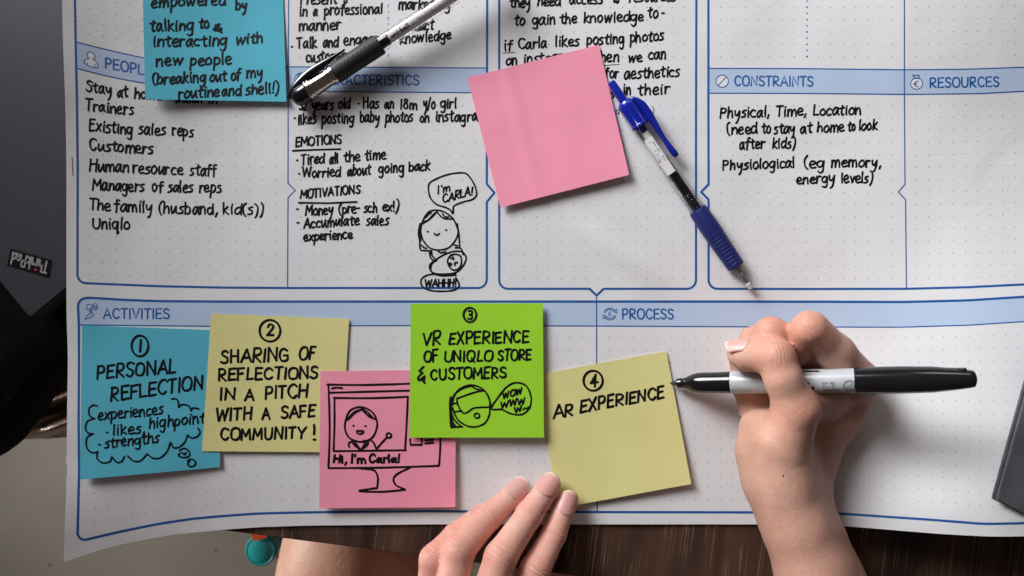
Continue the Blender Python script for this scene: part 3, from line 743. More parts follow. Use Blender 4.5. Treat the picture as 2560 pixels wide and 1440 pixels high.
nt2 = Note('sticky_note', [(528, 784), (873, 797), (853, 1131), (505, 1128)], 0.0010, cl(0.0008, 0.0, 2.5, 0.0002), M_yellow, 'yellow sticky note numbered two, about sharing reflections in a pitch')
W = [ell(675, 827, 26, 27)] + word('2', 666, 684, 838, 838, ch=26, jit=.2)
for t in [('SHARING', 551, 722, 908, 902, 32), ('OF', 748, 787, 899, 896, 31), ('REFLECTIONS', 545, 795, 951, 945, 29), ('IN', 548, 586, 1001, 999, 29), ('A', 611, 633, 1000, 1000, 28), ('PITCH', 661, 767, 997, 993, 31),
          ('WITH', 539, 629, 1052, 1048, 29), ('A', 655, 675, 1048, 1047, 27), ('SAFE', 702, 787, 1046, 1041, 29), ('COMMUNITY', 551, 763, 1100, 1096, 28)]: W += word(*t[:5], ch=t[5])
W += [dense([(785, 1062), (786, 1075), (785, 1086)]), [(784, 1099), (788, 1099)]]
nt2.write('handwriting', W, 6.2)

nt3 = Note('sticky_note', [(801, 928), (1140, 924), (1138, 1268), (798, 1271)], 0.0020, cl(0.0013, 0.0, 2.2, 0.0004), M_pink, 'pink sticky note with a drawing of a computer screen')
W = tr("150 570,400 572,700 563|157 568,165 850,157 1107,157 1107,500 1104,868 1092,868 1092,875 1000,877 900|170 622,400 616,700 608|180 595,210 590,245 593|192 655,430 657,668 648|196 655,196 830,190 998,190 998,430 995,655 992|668 648,660 820,650 992|365 715,300 735,268 800,265 860,290 910,340 935,390 935,440 910,468 850,465 790,430 740,365 715|275 800,320 750,355 735,372 728|290 790,330 750,370 730|372 728,400 760,430 782,465 795|380 730,410 750,445 785|318 834,320 837|394 836,398 838|340 872,350 866,360 872,370 866,382 872,375 885,360 888,345 884,340 872|290 970,290 945,325 930|310 935,330 965,365 990,365 990,400 965,412 940,385 930|330 945,365 990,365 990,395 945|415 925,445 940,465 985|470 980,500 945,535 908|545 882,560 890,558 908,542 912,530 902,534 888,545 882|370 1110,450 1122,475 1170,470 1235,470 1235,400 1245,360 1255,500 1259,655 1246,655 1246,620 1232,590 1215,575 1180,600 1145,680 1105|683 920,685 957,685 957,758 957,758 957,757 915|780 930,830 925|780 948,830 943", 760, 740, 2.572)
nt3.write('drawing', W, 5.4, 'marker drawing of a screen showing a waving person')
W = []
for t in [('Hi,', 833, 868, 1157, 1157, 19), ("I'm", 876, 915, 1157, 1157, 21), ('Carla!', 923, 999, 1156, 1156, 20)]: W += word(*t[:5], ch=t[5])
nt3.write('handwriting', W, 6.2)

nt4 = Note('sticky_note', [(1340, 937), (1666, 878), (1728, 1210), (1396, 1271)], 0.0010, cl(0.0018, 0.0009, 2.2, -0.0005), M_yellow, 'yellow sticky note numbered four, held by the fingertips and mostly blank')
W = [ell(1483, 952, 24, 25)] + word('4', 1475, 1495, 968, 966, ch=30, jit=.2)
for t in [('AR', 1384, 1434, 1047, 1037, 30), ('EXPERIENCE', 1450, 1661, 1031, 994, 29)]: W += word(*t[:5], ch=t[5])
nt4.write('handwriting', W, 6.2)

nt5 = Note('sticky_note', [(1027, 759), (1357, 758), (1360, 1094), (1024, 1094)], 0.0028, cl(0.0016, 0.0003, 2.0), M_green, 'green sticky note numbered three, with a drawing of a headset wearer')
W = [ell(1175, 787.5, 16, 18)] + word('3', 1169, 1181, 798, 798, ch=21, jit=.2)
for t in [('VR', 1055, 1102, 865, 860, 32), ('EXPERIENCE', 1121, 1323, 860, 856, 28), ('OF', 1059, 1095, 905, 904, 28), ('UNIQLO', 1110, 1231, 904, 902, 26), ('STORE', 1244, 1328, 901, 899, 26), ('&', 1043, 1062, 957, 955, 40), ('CUSTOMERS', 1076, 1265, 950, 944, 27)]: W += word(*t[:5], ch=t[5])
nt5.write('handwriting', W, 5.8)
W = tr("955 700,965 645,1000 600,1075 572,1150 600,1190 660,1195 720,1190 770,1160 820,1100 842,1040 832,985 790,955 720|985 660,1060 632,1130 612,1165 615,1190 660,1197 710,1140 716,1090 722,1055 745,1030 755,1010 740,990 700,982 665,990 658|955 692,985 690|962 745,1015 740|962 640,1010 595,1075 572|975 625,1030 590,1090 578|1075 572,1100 595,1150 610|942 650,937 720,945 845,945 845,1018 840|955 650,947 720,958 840|950 760,970 800,1010 838|945 800,975 838|1112 754,1127 762,1127 778,1112 786,1098 778,1098 762,1112 754|1205 725,1250 650,1310 580,1370 558,1430 580,1460 650,1450 720,1400 762,1330 757,1270 730,1205 725", 760, 740, 2.572)
for t in [('WOW', 1257, 1305, 998, 984, 15), ('WWW', 1251, 1313, 1021, 1009, 15), ('W~', 1285, 1321, 1034, 1023, 14)]: W += word(*t[:5], ch=t[5])
nt5.write('drawing', W, 4.8, 'marker drawing of a headset wearer with a speech bubble')

nt6 = Note('sticky_note', [(1168, 194), (1497, 112), (1573, 437), (1251, 519)], 0.0008, (lambda a, b: 0.0024*max(0, b)**2 + 0.0004*a*a*max(0, b) + 0.00045*max(0.0, 1 - abs(a - 0.29)/0.06)), M_pink, 'blank pink sticky note above the middle, lying askew beside the blue pen')

# ------------------------------------------------------------------ dark tablet corner at the right edge
def prism(name, pts, z0, z1, m, parent, bev=0.0):
    bm = bmesh.new(); n = len(pts)
    a = [bm.verts.new((p[0], p[1], z0)) for p in pts]; b = [bm.verts.new((p[0], p[1], z1)) for p in pts]
    bm.faces.new(b); bm.faces.new(a[::-1])
    for i in range(n): bm.faces.new((a[i], a[(i+1) % n], b[(i+1) % n], b[i]))
    bmesh.ops.recalc_face_normals(bm, faces=bm.faces)
    if bev:
        es = [e for e in bm.edges if abs(e.verts[0].co.z - e.verts[1].co.z) < 1e-7]
        bmesh.ops.bevel(bm, geom=es, offset=bev, segments=2, affect='EDGES')
    me = bpy.data.meshes.new(name); bm.to_mesh(me); bm.free(); me.materials.append(m)
    o = bpy.data.objects.new(name, me); COL.objects.link(o)
    if parent: o.parent = parent
    return o
def rrect(w, h, r, n=6):
    out = []
    for (cx, cy, a0) in ((w-r, h-r, 0), (r, h-r, 90), (r, r, 180), (w-r, r, 270)):
        for i in range(n+1):
            a = math.radians(a0 + 90*i/n); out.append((cx + r*math.cos(a), cy + r*math.sin(a)))
    return out
zt = 0.037
c0 = at(2493, 1250, zt); e1 = at(2560, 1284, zt); e2 = at(2560, 1008, zt)
ang = math.atan2(e2.y - c0.y, e2.x - c0.x)
M_slate = mat('slate_grey_cover', (0.085, 0.089, 0.097), 0.5, noise_scale=70, noise_amt=0.3, bump=0.2, bump_scale=900)
fo = empty('folder', (0, 0, 0), Matrix.Translation((c0.x, c0.y, zt - 0.005)) @ Matrix.Rotation(ang, 4, 'Z'))
tag(fo, 'dark slate grey folder whose corner reaches in over the poster at the right edge', 'folder')
a2 = math.atan2(e1.y - c0.y, e1.x - c0.x) - ang
sk = 0.21 * math.cos(a2), 0.21 * math.sin(a2)
pts = [(0, 0), (0.28, 0), (0.28 + sk[0], sk[1]), sk]
prism('cover', pts, 0.0034, 0.005, M_slate, fo, 0.0003)
prism('cover', pts, 0.0, 0.0016, M_slate, fo, 0.0003)
prism('page_block', [(p[0]*0.985 + 0.003, p[1]*0.985 - 0.002) for p in pts], 0.0017, 0.0033, M_slate, fo)

# ------------------------------------------------------------------ things beside and under the table, left
M_lid = mat('laptop_lid', (0.044, 0.050, 0.062), 0.42, noise_scale=400, noise_amt=0.08, bump=0.1, bump_scale=3000)
zl = -0.075
c = at(75, 797, zl); dA = (at(0, 716, zl) - c).normalized(); dB = (at(165, 723, zl) - c).normalized()
lap = empty('laptop', (0, 0, 0), Matrix.Translation((c.x, c.y, zl - 0.018)) @ Matrix.Rotation(math.atan2(dB.y, dB.x), 4, 'Z'))
tag(lap, 'closed dark grey laptop with its name plate upside down, left of the poster', 'laptop')
pts = rrect(0.225, 0.33, 0.004)
prism('lid', pts, 0.0095, 0.018, M_lid, lap, 0.0012)
prism('base', [(x*0.994 + 0.0007, y*0.994 + 0.0007) for x, y in pts], 0.0, 0.0085, M_rubber, lap, 0.001)
inv = lap.matrix_world.inverted()
def Lp(u, v, dz=0.0): return inv @ at(u, v, zl + dz)
pl = MB(); q = [(27, 622), (130.5, 651), (124, 696), (17, 664)]
pl.v = [Lp(*p, 0.00015) for p in q]; pl.f = [(0, 1, 2, 3)]; pl.m = [0]; up_faces(pl)
pl.build('name_plate', M_blackgloss, lap)
M_silver = mat('silver_letters', (0.42, 0.42, 0.43), 0.35, metal=0.2); M_red = mat('red_dot', (0.6, 0.015, 0.02), 0.4)
def logo(u, v, dz=0.0):
    # text frame: u along the word, v up
    o0 = Vector((125.5, 655)); du = Vector((-98, -27)).normalized(); dv = Vector((-0.21, 0.978))
    p = o0 + du*u + dv*(-v); return Lp(p.x, p.y, dz)
W = word('ThinkPad', 3, 97, -1, -1, ch=29, jit=0)
dotst = [s_ for s_ in W if max(p[1] for p in s_) < -24 and len(s_) <= 3 and (max(p[0] for p in s_) - min(p[0] for p in s_)) < 2]
mb = MB()
for s_ in W:
    if s_ not in dotst: ribbon(mb, s_, 4.3, logo, 0.0004, 0, 0)
up_faces(mb); mb.build('name_lettering', M_silver, lap)
mb = MB(); cxd = dotst[0][0][0] if dotst else 42
ribbon(mb, [(cxd, -28), (cxd + 1, -28.5)], 6.5, logo, 0.0005, 0, 0); up_faces(mb); mb.build('red_dot', M_red, lap)

M_cloth = mat('black_bag_cloth', (0.0035, 0.0035, 0.004), 0.9, bump=0.3, bump_scale=700, spec=0.1)
def cushion(name, poly, ztop, thick, m, label, cat):
    """a soft slab: outline polygon in photograph pixels at height ztop"""
    o = empty(name, at(poly[0][0], poly[0][1], ztop - thick)); tag(o, label, cat)
    pts = [at(u, v, ztop) for u, v in smooth_stroke(poly, 18)]
    if (pts[0] - pts[-1]).length < 1e-6: pts.pop()
    c = sum(pts, Vector()) / len(pts); V = []; F = []; n = len(pts)
    prof = [(0.90, 0.0), (0.975, -0.08), (1.0, -0.28), (1.0, -0.72), (0.975, -0.92), (0.9, -1.0)]
    prof = [(0.0, 0.02), (0.5, 0.02)] + prof
    for k_, h in prof:
        for p in pts: q = c + (p - c)*k_; V.append(Vector((q.x, q.y, ztop + h*thick + 0.004*noise.noise(q*14)*k_)) - o.location)
    for r_ in range(len(prof)-1):
        for i in range(n): j = (i+1) % n; F.append((r_*n+i, r_*n+j, (r_+1)*n+j, (r_+1)*n+i))
    F.append(tuple((len(prof)-1)*n + i for i in range(n)))
    ob = mesh_obj('body', V, F, m, o, smooth=True)
    bm = bmesh.new(); bm.from_mesh(ob.data); bmesh.ops.recalc_face_normals(bm, faces=bm.faces); bm.to_mesh(ob.data); bm.free()
    return o
bag = cushion('bag', [(-420, 330), (-100, 300), (250, 330), (290, 620), (262, 800), (215, 870), (150, 915), (100, 950), (60, 990), (22, 1045), (-10, 1090), (-120, 1180), (-420, 1180), (-420, 330)], -0.1, 0.05, M_cloth,
        'black cloth bag lying under the dark grey laptop', 'bag')
# strap on the bag
M_leather = mat('glossy_brown_leather', (0.20, 0.125, 0.105), 0.3, noise_scale=18, noise_amt=0.5, bump=0.9, bump_scale=60)
cu = empty('leather_stool', at(100, 1040, -0.40)); tag(cu, 'dark brown shiny leather stool seat with folds, showing below the black bag', 'stool')
def folds():
    V = []; F = []; nu, nv = 60, 40
    for j in range(nv+1):
        for i in range(nu+1):
            u = -220 + 540*i/nu; v = 880 + (1092 - 880 + 6*math.sin(u/55) - (18*sstep((30 - u)/140)) )*j/nv
            t = (v - 1000) + 0.33*(u - 60)
            z = -0.20 + 0.010*math.sin(t/11.0) + 0.006*math.sin(t/5.3 + u/60) - 0.05*sstep((j/nv - 0.86)/0.14)**2
            V.append(at(u, v, z) - cu.location)
    for j in range(nv):
        for i in range(nu): k = j*(nu+1)+i; F.append((k, k+nu+1, k+nu+2, k+1))
    b = len(V); base = []
    for i in range(nu+1): p = V[nv*(nu+1)+i].copy(); p.z -= 0.05; base.append(len(V)); V.append(p)
    for i in range(nu): F.append((nv*(nu+1)+i, base[i], base[i+1], nv*(nu+1)+i+1))
    mesh_obj('seat', V, F, M_leather, cu, smooth=True)
    for lu, lv in ((-150, 900), (250, 900), (-150, 1060), (250, 1060)):
        p = at(lu, lv, -0.32); m = MB(); m.box(p.x-.012, p.x+.012, p.y-.012, p.y+.012, ZF, -0.33); 
        m.v = [q - cu.location for q in m.v]; m.build('leg', M_rubber, cu)
folds()

# teal lid under the table edge
M_teal = mat('teal_plastic', (0.012, 0.30, 0.33), 0.35, noise_scale=40, noise_amt=0.1); M_or = mat('orange_plastic', (0.62, 0.085, 0.02), 0.45)
zl2 = -0.33
ctr = at(651, 1377, zl2); R0 = 39.5 * S * (1 - zl2/HC)
td = empty('bottle', (ctr.x, ctr.y, zl2 - 0.2)); tag(td, 'teal round topped bottle with an orange tab, under the table edge beside the thigh', 'bottle')
mb = MB()
prof = [(0.000, R0*0.78), (0.185, R0*0.82), (0.188, R0*.98), (0.195, R0*1.0), (0.1995, R0*0.985), (0.201, R0*0.93), (0.2012, R0*0.86), (0.2008, R0*0.82), (0.2020, R0*0.6), (0.2028, R0*0.3), (0.203, R0*0.02)]
mb.lathe(prof, 48); mb.v = [Vector((v.y, v.z, v.x)) for v in mb.v]
o = mb.build('cap', M_teal, td); auto_smooth(o, 40)
bm = bmesh.new(); bm.from_mesh(o.data); bmesh.ops.recalc_face_normals(bm, faces=bm.faces); bm.to_mesh(o.data); bm.free()
def tdl(u, v, z): return at(u, v, z) - td.location
def plate(name, q, z0, z1, m, parent, loc):
    V = [at(u, v, z1) - loc for u, v in q] + [at(u, v, z0) - loc for u, v in q]; n = len(q)
    o = mesh_obj(name, V, [tuple(range(n)), tuple(range(n, 2*n))[::-1]] + [(i, n+i, n+(i+1) % n, (i+1) % n) for i in range(n)], m, parent)
    bm = bmesh.new(); bm.from_mesh(o.data); bmesh.ops.recalc_face_normals(bm, faces=bm.faces); bm.to_mesh(o.data); bm.free(); return o
plate('tab', [(626, 1325), (631, 1350), (640, 1352), (668, 1343), (672, 1325)], zl2 + 0.003, zl2 + 0.007, M_or, td, td.location)
plate('strap', [(692, 1398), (691, 1391), (716, 1365), (726, 1372), (700, 1397)], zl2 - 0.004, zl2 - 0.001, M_or, td, td.location)

# ------------------------------------------------------------------ pens
def axis_frame(p0, p1, roll_up=Vector((0, 0, 1))):
    x = (p1 - p0).normalized(); z = (roll_up - x * roll_up.dot(x)).normalized(); y = z.cross(x)
    m = Matrix((x, y, z)).transposed().to_4x4(); m.translation = p0
    return m
def proj(p):
    k = HC / (HC - p.z); return (1280 + p.x*k/S, 720 - p.y*k/S)
def t_at_u(p0, p1, u):
    lo, hi = -0.05, 0.25; d = (p1-p0).normalized()
    for _ in range(40):
        m = (lo+hi)/2
        if proj(p0 + d*m)[0] < u: lo = m
        else: hi = m
    return m
def lath(name, prof, m, parent, n=40, ang=35, cap=True, sy=1.0):
    mb = MB(); mb.lathe(prof, n, 0, sy, 1.0, cap); o = mb.build(name, m, parent)
    bm = bmesh.new(); bm.from_mesh(o.data); bmesh.ops.recalc_face_normals(bm, faces=bm.faces); bm.to_mesh(o.data); bm.free()
    auto_smooth(o, ang); return o
def cyl_fn(rad, th0=math.pi/2, flip=False):
    """mapping for print on a barrel: u along the axis (mm), v round it (mm)"""
    def f(u, v, dz=0.0):
        th = th0 + v*0.001/rad; r = rad + dz
        return Vector((u*0.001, r*math.cos(th), r*math.sin(th)))
    return f
def mmword(text, x0, x1, y, ch, flip=1):
    return word(text, x0, x1, y, y, ch=ch, jit=0)
def print_on(name, strokes, w, fn, m, parent, lift=0.00006):
    mb = MB()
    for s_ in strokes: ribbon(mb, s_, w, fn, lift, 0, 0)
    # outward normals: radial
    for i, f in enumerate(mb.f):
        a, b, c = mb.v[f[0]], mb.v[f[1]], mb.v[f[2]]; nrm = (b-a).cross(c-a); ce = (a+b+c)/3; ce.x = 0
        if nrm.dot(ce) < 0: mb.f[i] = tuple(reversed(f))
    return mb.build(name, m, parent)

# black gel pen, capped, running off the top of the picture
pA = at(733, 252, 0.0070); pB = at(1108, 8, 0.0135)
M1 = axis_frame(pA, pB); pen1 = empty('pen', mtx=M1)
tag(pen1, 'black gel pen with chrome cap and clear barrel lying over the handwriting at the top', 'pen')
def d1(u): return t_at_u(pA, pB, u)
tg0, tg1 = d1(838), d1(951)
lath('cap_end', [(0.0, 0.0012), (0.0004, 0.0030), (0.0018, 0.0044), (0.0045, 0.0052), (0.0085, 0.0054), (0.0098, 0.0054)], M_blackgloss, pen1, ang=60)
lath('cap_band', [(0.0098, 0.00555), (0.0102, 0.0058), (0.0112, 0.0058), (0.0115, 0.0054), (0.0121, 0.0054), (0.0123, 0.0057), (0.0131, 0.0057), (0.0134, 0.0052)], M_chrome, pen1)
lath('cap_barrel', [(0.0132, 0.0050), (0.0175, 0.0048), (tg0-0.0045, 0.0047), (tg0-0.0042, 0.0052), (tg0-0.0034, 0.0052), (tg0-0.0031, 0.0049), (tg0-0.0020, 0.0049), (tg0-0.0018, 0.0054), (tg0-0.0002, 0.0054), (tg0, 0.0050)], M_chrome, pen1, ang=30)
lath('grip', [(tg0, 0.0046), (tg0+0.0002, 0.00545), (tg0+0.0012, 0.0057), (tg0+0.012, 0.0055), (tg1-0.001, 0.0056), (tg1, 0.0053), (tg1+0.0001, 0.0043)], M_rubber, pen1, ang=40)
# dimples on the grip
nd = 0
mbd = MB()
for r_ in range(-2, 3):
    for i in range(9):
        x = tg0 + 0.0035 + i*0.0026 + (0.0013 if r_ % 2 else 0)
        if x > tg1 - 0.002: continue
        th = math.pi/2 + r_*0.24 + 0.25; rad = 0.00552
        cx = Vector((x, rad*math.cos(th), rad*math.sin(th))); nr = Vector((0, math.cos(th), math.sin(th))); tx = Vector((1, 0, 0)); ty = nr.cross(tx)
        b = len(mbd.v); n = 10
        for rr, hh in ((0.00042, 0.00008), (0.00036, 0.00022), (0.00022, 0.00020), (0.0001, 0.00006)):
            for q in range(n):
                a = 2*math.pi*q/n; mbd.v.append(cx + (tx*math.cos(a) + ty*math.sin(a))*rr + nr*hh)
        for k_ in range(3):
            for q in range(n): j = (q+1) % n; mbd.f.append((b+k_*n+q, b+k_*n+j, b+(k_+1)*n+j, b+(k_+1)*n+q)); mbd.m.append(0)
        mbd.f.append(tuple(b+3*n+q for q in range(n))); mbd.m.append(0)
mbd.build('grip_dimples', M_rubber, pen1, smooth=True)
te = tg1 + 0.062
lath('clear_barrel', [(tg1+0.0001, 0.0044), (te, 0.0044)], M_clear, pen1, ang=30, cap=False)
lath('refill_holder', [(tg1+0.0002, 0.0031), (tg1+0.0050, 0.0031), (tg1+0.0056, 0.0026)], M_blackgloss, pen1)
lath('refill_tube', [(tg1+0.0052, 0.0022), (tg1+0.0060, 0.0029), (te, 0.0029)], M_refill, pen1)
lath('barrel_end', [(te, 0.0044), (te+0.001, 0.0050), (te+0.010, 0.0048), (te+0.013, 0.0040), (te+0.0135, 0.001)], M_blackgloss, pen1)
fn = cyl_fn(0.00442, math.pi/2 + 0.25)
x0 = tg1*1000
Wb = word('uni-ball', x0+7.2, x0+18.6, 1.0, 1.0, ch=2.1, jit=0)
print_on('brand_print', Wb, 0.58, fn, M_ink, pen1, 0.00005)
Wb = word('ULTRA-FINE/WATERPROOF', x0+20, x0+52, 0.8, 0.8, ch=1.35, jit=0)
print_on('small_print', Wb, 0.22, fn, M_ink, pen1, 0.00005)
# the clip: an arched strip from the cap end along the upper left side of the pen
def clip(name, path, hw, th, m, parent, side=Vector((0, 1, 0)), up=Vector((0, 0, 1))):
    V = []; F = []; n = len(path)
    for i, (p, w_) in enumerate(path):
        p = Vector(p)
        t = (Vector(path[min(n-1, i+1)][0]) - Vector(path[max(0, i-1)][0])).normalized()
        sd = up if hw == 'up' else side
        a = (sd - t*sd.dot(t)).normalized(); b = t.cross(a)
        for k_ in range(12):
            q = 2*math.pi*k_/12; ca, sa = math.cos(q), math.sin(q)
            V.append(p + a*w_*math.copysign(abs(ca)**0.7, ca) + b*(th[i] if isinstance(th, list) else th)*math.copysign(abs(sa)**0.7, sa))
    for i in range(n-1):
        for k_ in range(12): j = (k_+1) % 12; F.append((i*12+k_, i*12+j, (i+1)*12+j, (i+1)*12+k_))
    F.append(tuple(range(12))[::-1]); F.append(tuple((n-1)*12+k_ for k_ in range(12)))
    o = mesh_obj(name, V, F, m, parent, smooth=True)
    bm = bmesh.new(); bm.from_mesh(o.data); bmesh.ops.recalc_face_normals(bm, faces=bm.faces); bm.to_mesh(o.data); bm.free(); return o
pth = []; ths = []
for i in range(26):
    t = i/25.0; x = -0.0012 + 0.0405*t
    y = 0.0018 + 0.0052*math.sin(math.pi/2*min(1, t/0.5))**0.8
    ths.append(0.0025*(1 - 0.84*sstep((t - 0.45)/0.55)) * (0.55 + 0.45*sstep(t/0.12)))
    pth.append(((x, y, 0.0010 + 0.0016*t), 0.0024*(1 - 0.6*t**3)))
clip('clip', pth, 'up', ths, M_blackgloss, pen1)

# blue retractable pen
qA = at(1531, 211, 0.0060); qB = at(1878, 722, 0.0046)
M2 = axis_frame(qA, qB); pen2 = empty('pen', mtx=M2)
tag(pen2, 'blue retractable gel pen with clear barrel, barcode sticker and ribbed grip', 'pen')
LB = (qB - qA).length
def ft(u, v):
    d = Vector((347, 511)).normalized(); return LB * ((Vector((u, v)) - Vector((1531, 211))).dot(d)) / Vector((347, 511)).length
t1 = ft(1562, 252); t2 = ft(1607, 312); t3 = ft(1748, 522); t4 = ft(1838, 668)
lath('push_button', [(-0.0018, 0.0012), (-0.0015, 0.0020), (-0.0004, 0.00235), (t1+0.002, 0.00255)], M_bluegloss, pen2, ang=50)
# faceted head block
mb = MB(); prof = [(t1, 0.0036), (t1+0.0008, 0.0045), (t1+0.004, 0.0049), (t2-0.0012, 0.0049), (t2-0.0010, 0.0051), (t2+0.0004, 0.0050)]
for x, r_ in prof:
    for i in range(8):
        a = math.pi/8 + i*math.pi/4; mb.v.append(Vector((x, r_*1.02*math.cos(a)*(1.0), r_*1.02*math.sin(a))))
for k_ in range(len(prof)-1):
    for i in range(8): j = (i+1) % 8; mb.f.append((k_*8+i, k_*8+j, (k_+1)*8+j, (k_+1)*8+i)); mb.m.append(0)
mb.f += [tuple(range(8))[::-1], tuple((len(prof)-1)*8+i for i in range(8))]; mb.m += [0, 0]
o = mb.build('head', M_bluegloss, pen2)
bm = bmesh.new(); bm.from_mesh(o.data); bmesh.ops.recalc_face_normals(bm, faces=bm.faces)
bmesh.ops.bevel(bm, geom=list(bm.edges), offset=0.0004, segments=2, affect='EDGES'); bm.to_mesh(o.data); bm.free(); auto_smooth(o, 40)
lath('clear_barrel', [(t2, 0.0040), (t2+0.004, 0.0042), (t3, 0.0043)], M_clear, pen2, cap=False)
lath('refill_stub', [(t2, 0.0020), (t2+0.0025, 0.0020), (t2+0.004, 0.0012)], M_bluegloss, pen2)
ti0 = ft(1650, 398)
lath('refill_tube', [(t2+0.004, 0.0021), (ti0, 0.0021)], M_refill, pen2)
lath('amber_gel', [(ti0, 0.00275), (ti0+0.0052, 0.00275)], M_orange, pen2)
lath('ink_column', [(ti0+0.0052, 0.0027), (t3+0.012, 0.0027)], M_blackgloss, pen2)
def rings(name, x0, x1, n, r_, rr, m, parent):
    mb = MB()
    for i in range(n):
        x = x0 + (x1-x0)*i/max(1, n-1); b = len(mb.v)
        for a in range(28):
            A = 2*math.pi*a/28
            for c_ in range(6):
                C_ = 2*math.pi*c_/6; q = r_ + rr*math.cos(C_); mb.v.append(Vector((x + rr*math.sin(C_), q*math.cos(A), q*math.sin(A))))
        for a in range(28):
            for c_ in range(6):
                a2, c2 = (a+1) % 28, (c_+1) % 6; mb.f.append((b+a*6+c_, b+a2*6+c_, b+a2*6+c2, b+a*6+c2)); mb.m.append(0)
    return mb.build(name, m, parent, smooth=True)
rings('barrel_ribs', t3-0.0105, t3-0.0015, 6, 0.0042, 0.00022, M_clear, pen2)
L3 = t4 - t3
gp = [(t3-0.0006, 0.0040), (t3-0.0004, 0.0048), (t3+0.0012, 0.0052), (t3+0.3*L3, 0.0054)]
x = t3 + 0.46*L3
gp.append((x, 0.00535))
for i in range(9):
    xx = x + (t4-0.0012-x)*i/9.0; st = (t4-0.0012-x)/9.0; rr = 0.0053 - 0.00045*i/9
    gp += [(xx, rr), (xx+0.12*st, rr-0.00028), (xx+0.24*st, rr-0.00028), (xx+0.36*st, rr)]
gp += [(t4-0.0006, 0.0048), (t4, 0.0044), (t4+0.0001, 0.0030)]
lath('grip', gp, M_bluerubber, pen2, ang=30)
lath('clear_tip', [(t4, 0.0036), (t4+0.004, 0.0033), (LB-0.004, 0.0024), (LB+0.0004, 0.0014)], M_clear, pen2, cap=False)
lath('tip_liner', [(LB-0.0035, 0.0016), (LB-0.0015, 0.0015), (LB, 0.0011)], M_refill, pen2)
lath('refill_nose', [(t4, 0.0016), (t4+0.006, 0.0015), (t4+0.0065, 0.0008), (LB-0.0025, 0.0004)], M_steel, pen2)
mb = MB(); turns = 6; N_ = turns*16; V = []; 
for i in range(N_+1):
    A = 2*math.pi*i/16; x = t4+0.0003 + 0.0058*i/N_
    for c_ in range(5):
        C_ = 2*math.pi*c_/5; q = 0.0022 - 0.0004*i/N_ + 0.00022*math.cos(C_); mb.v.append(Vector((x + 0.00022*math.sin(C_), q*math.cos(A), q*math.sin(A))))
for i in range(N_):
    for c_ in range(5): mb.f.append((i*5+c_, i*5+(c_+1) % 5, (i+1)*5+(c_+1) % 5, (i+1)*5+c_)); mb.m.append(0)
mb.build('spring', M_steel, pen2, smooth=True)
# clip on the right side (local -Y is to the lower left when Z is up; +Y the upper right)
pth = []; ths = []
for i in range(30):
    t = i/29.0; x = t1 + 0.0008 + (ft(1690, 388) - t1)*t
    y = interp([(0, 3.6), (0.06, 5.4), (0.16, 6.9), (0.3, 7.2), (0.5, 6.7), (0.7, 6.3), (0.88, 6.5), (1, 6.9)], t)/1000
    ths.append(interp([(0, 1.2), (0.06, 1.8), (0.16, 2.3), (0.3, 2.2), (0.5, 1.7), (0.72, 1.25), (0.86, 1.6), (0.96, 1.8), (1, 1.1)], t)/1000)
    pth.append(((x, y, 0.0008), 0.0021*(1 if t < .96 else 0.75)))
clip('clip', pth, 'up', ths, M_bluegloss, pen2)
# sticker
fn2 = cyl_fn(0.00428, math.pi/2)
sx0, sx1 = ft(1612, 352)*1000, ft(1672, 432)*1000 + 1.0
mb = MB(); nS = 12; rs = 0.00428
for i in range(13):
    for j in range(nS+1):
        x = sx0 + (sx1-sx0)*i/12.0; vv = -4.7 + 5.6*j/nS
        a = abs(i/6.0 - 1); 
        if a > 0.92: vv = vv*(0.93)
        mb.v.append(fn2(x, -vv, 0.00006))
for i in range(12):
    for j in range(nS): k_ = i*(nS+1)+j; mb.f.append((k_, k_+nS+1, k_+nS+2, k_+1)); mb.m.append(0)
for i, f in enumerate(mb.f):
    a, b, c_ = mb.v[f[0]], mb.v[f[1]], mb.v[f[2]]; nrm = (b-a).cross(c_-a); ce = (a+b+c_)/3; ce.x = 0
    if nrm.dot(ce) < 0: mb.f[i] = tuple(reversed(f))
stk = mb.build('sticker', M_white, pen2, smooth=True)
def fs(u, v, dz=0.0): return fn2(sx0 + sx1 - u, v, dz + 0.00006)    # text runs from the tip side back to the button, letters facing the upper right
rb = random.Random(3); bars = []; x = sx0 + 1.6
while x < sx1 - 1.8:
    w_ = rb.choice((0.16, 0.16, 0.3, 0.42)); bars.append((x, w_)); x += w_ + rb.choice((0.16, 0.3, 0.42))
mb = MB()
for x, w_ in bars:
    ribbon(mb, [(x, 4.4), (x, 3.6), (x, 2.8)], w_, fn2, 0.00010, 0, 0, cap=False)
for i, f in enumerate(mb.f):
    a, b, c_ = mb.v[f[0]], mb.v[f[1]], mb.v[f[2]]; nrm = (b-a).cross(c_-a); ce = (a+b+c_)/3; ce.x = 0
    if nrm.dot(ce) < 0: mb.f[i] = tuple(reversed(f))
mb.build('barcode', M_ink, pen2)
def fs1(u, v, dz=0.0): return fn2(sx0 + sx1 - u, 2*0.0 + v, dz)
print_on('sticker_print', [[(p[0], p[1]) for p in s_] for s_ in word('www.pilotpen.com', sx0+1.6, sx1-1.6, 0.0, 0.0, ch=1.4, jit=0)], 0.2,
         lambda u, v, dz=0.0: fn2(sx0 + sx1 - u, -(v) + 0.0, dz), M_ink, pen2, 0.00010)
print_on('sticker_number', word('2902505152128', sx0+2.2, sx1-1.6, 0, 0, ch=0.95, jit=0), 0.10,
         lambda u, v, dz=0.0: fn2(sx0 + sx1 - u, -(v) + 1.6, dz), M_ink, pen2, 0.00010)
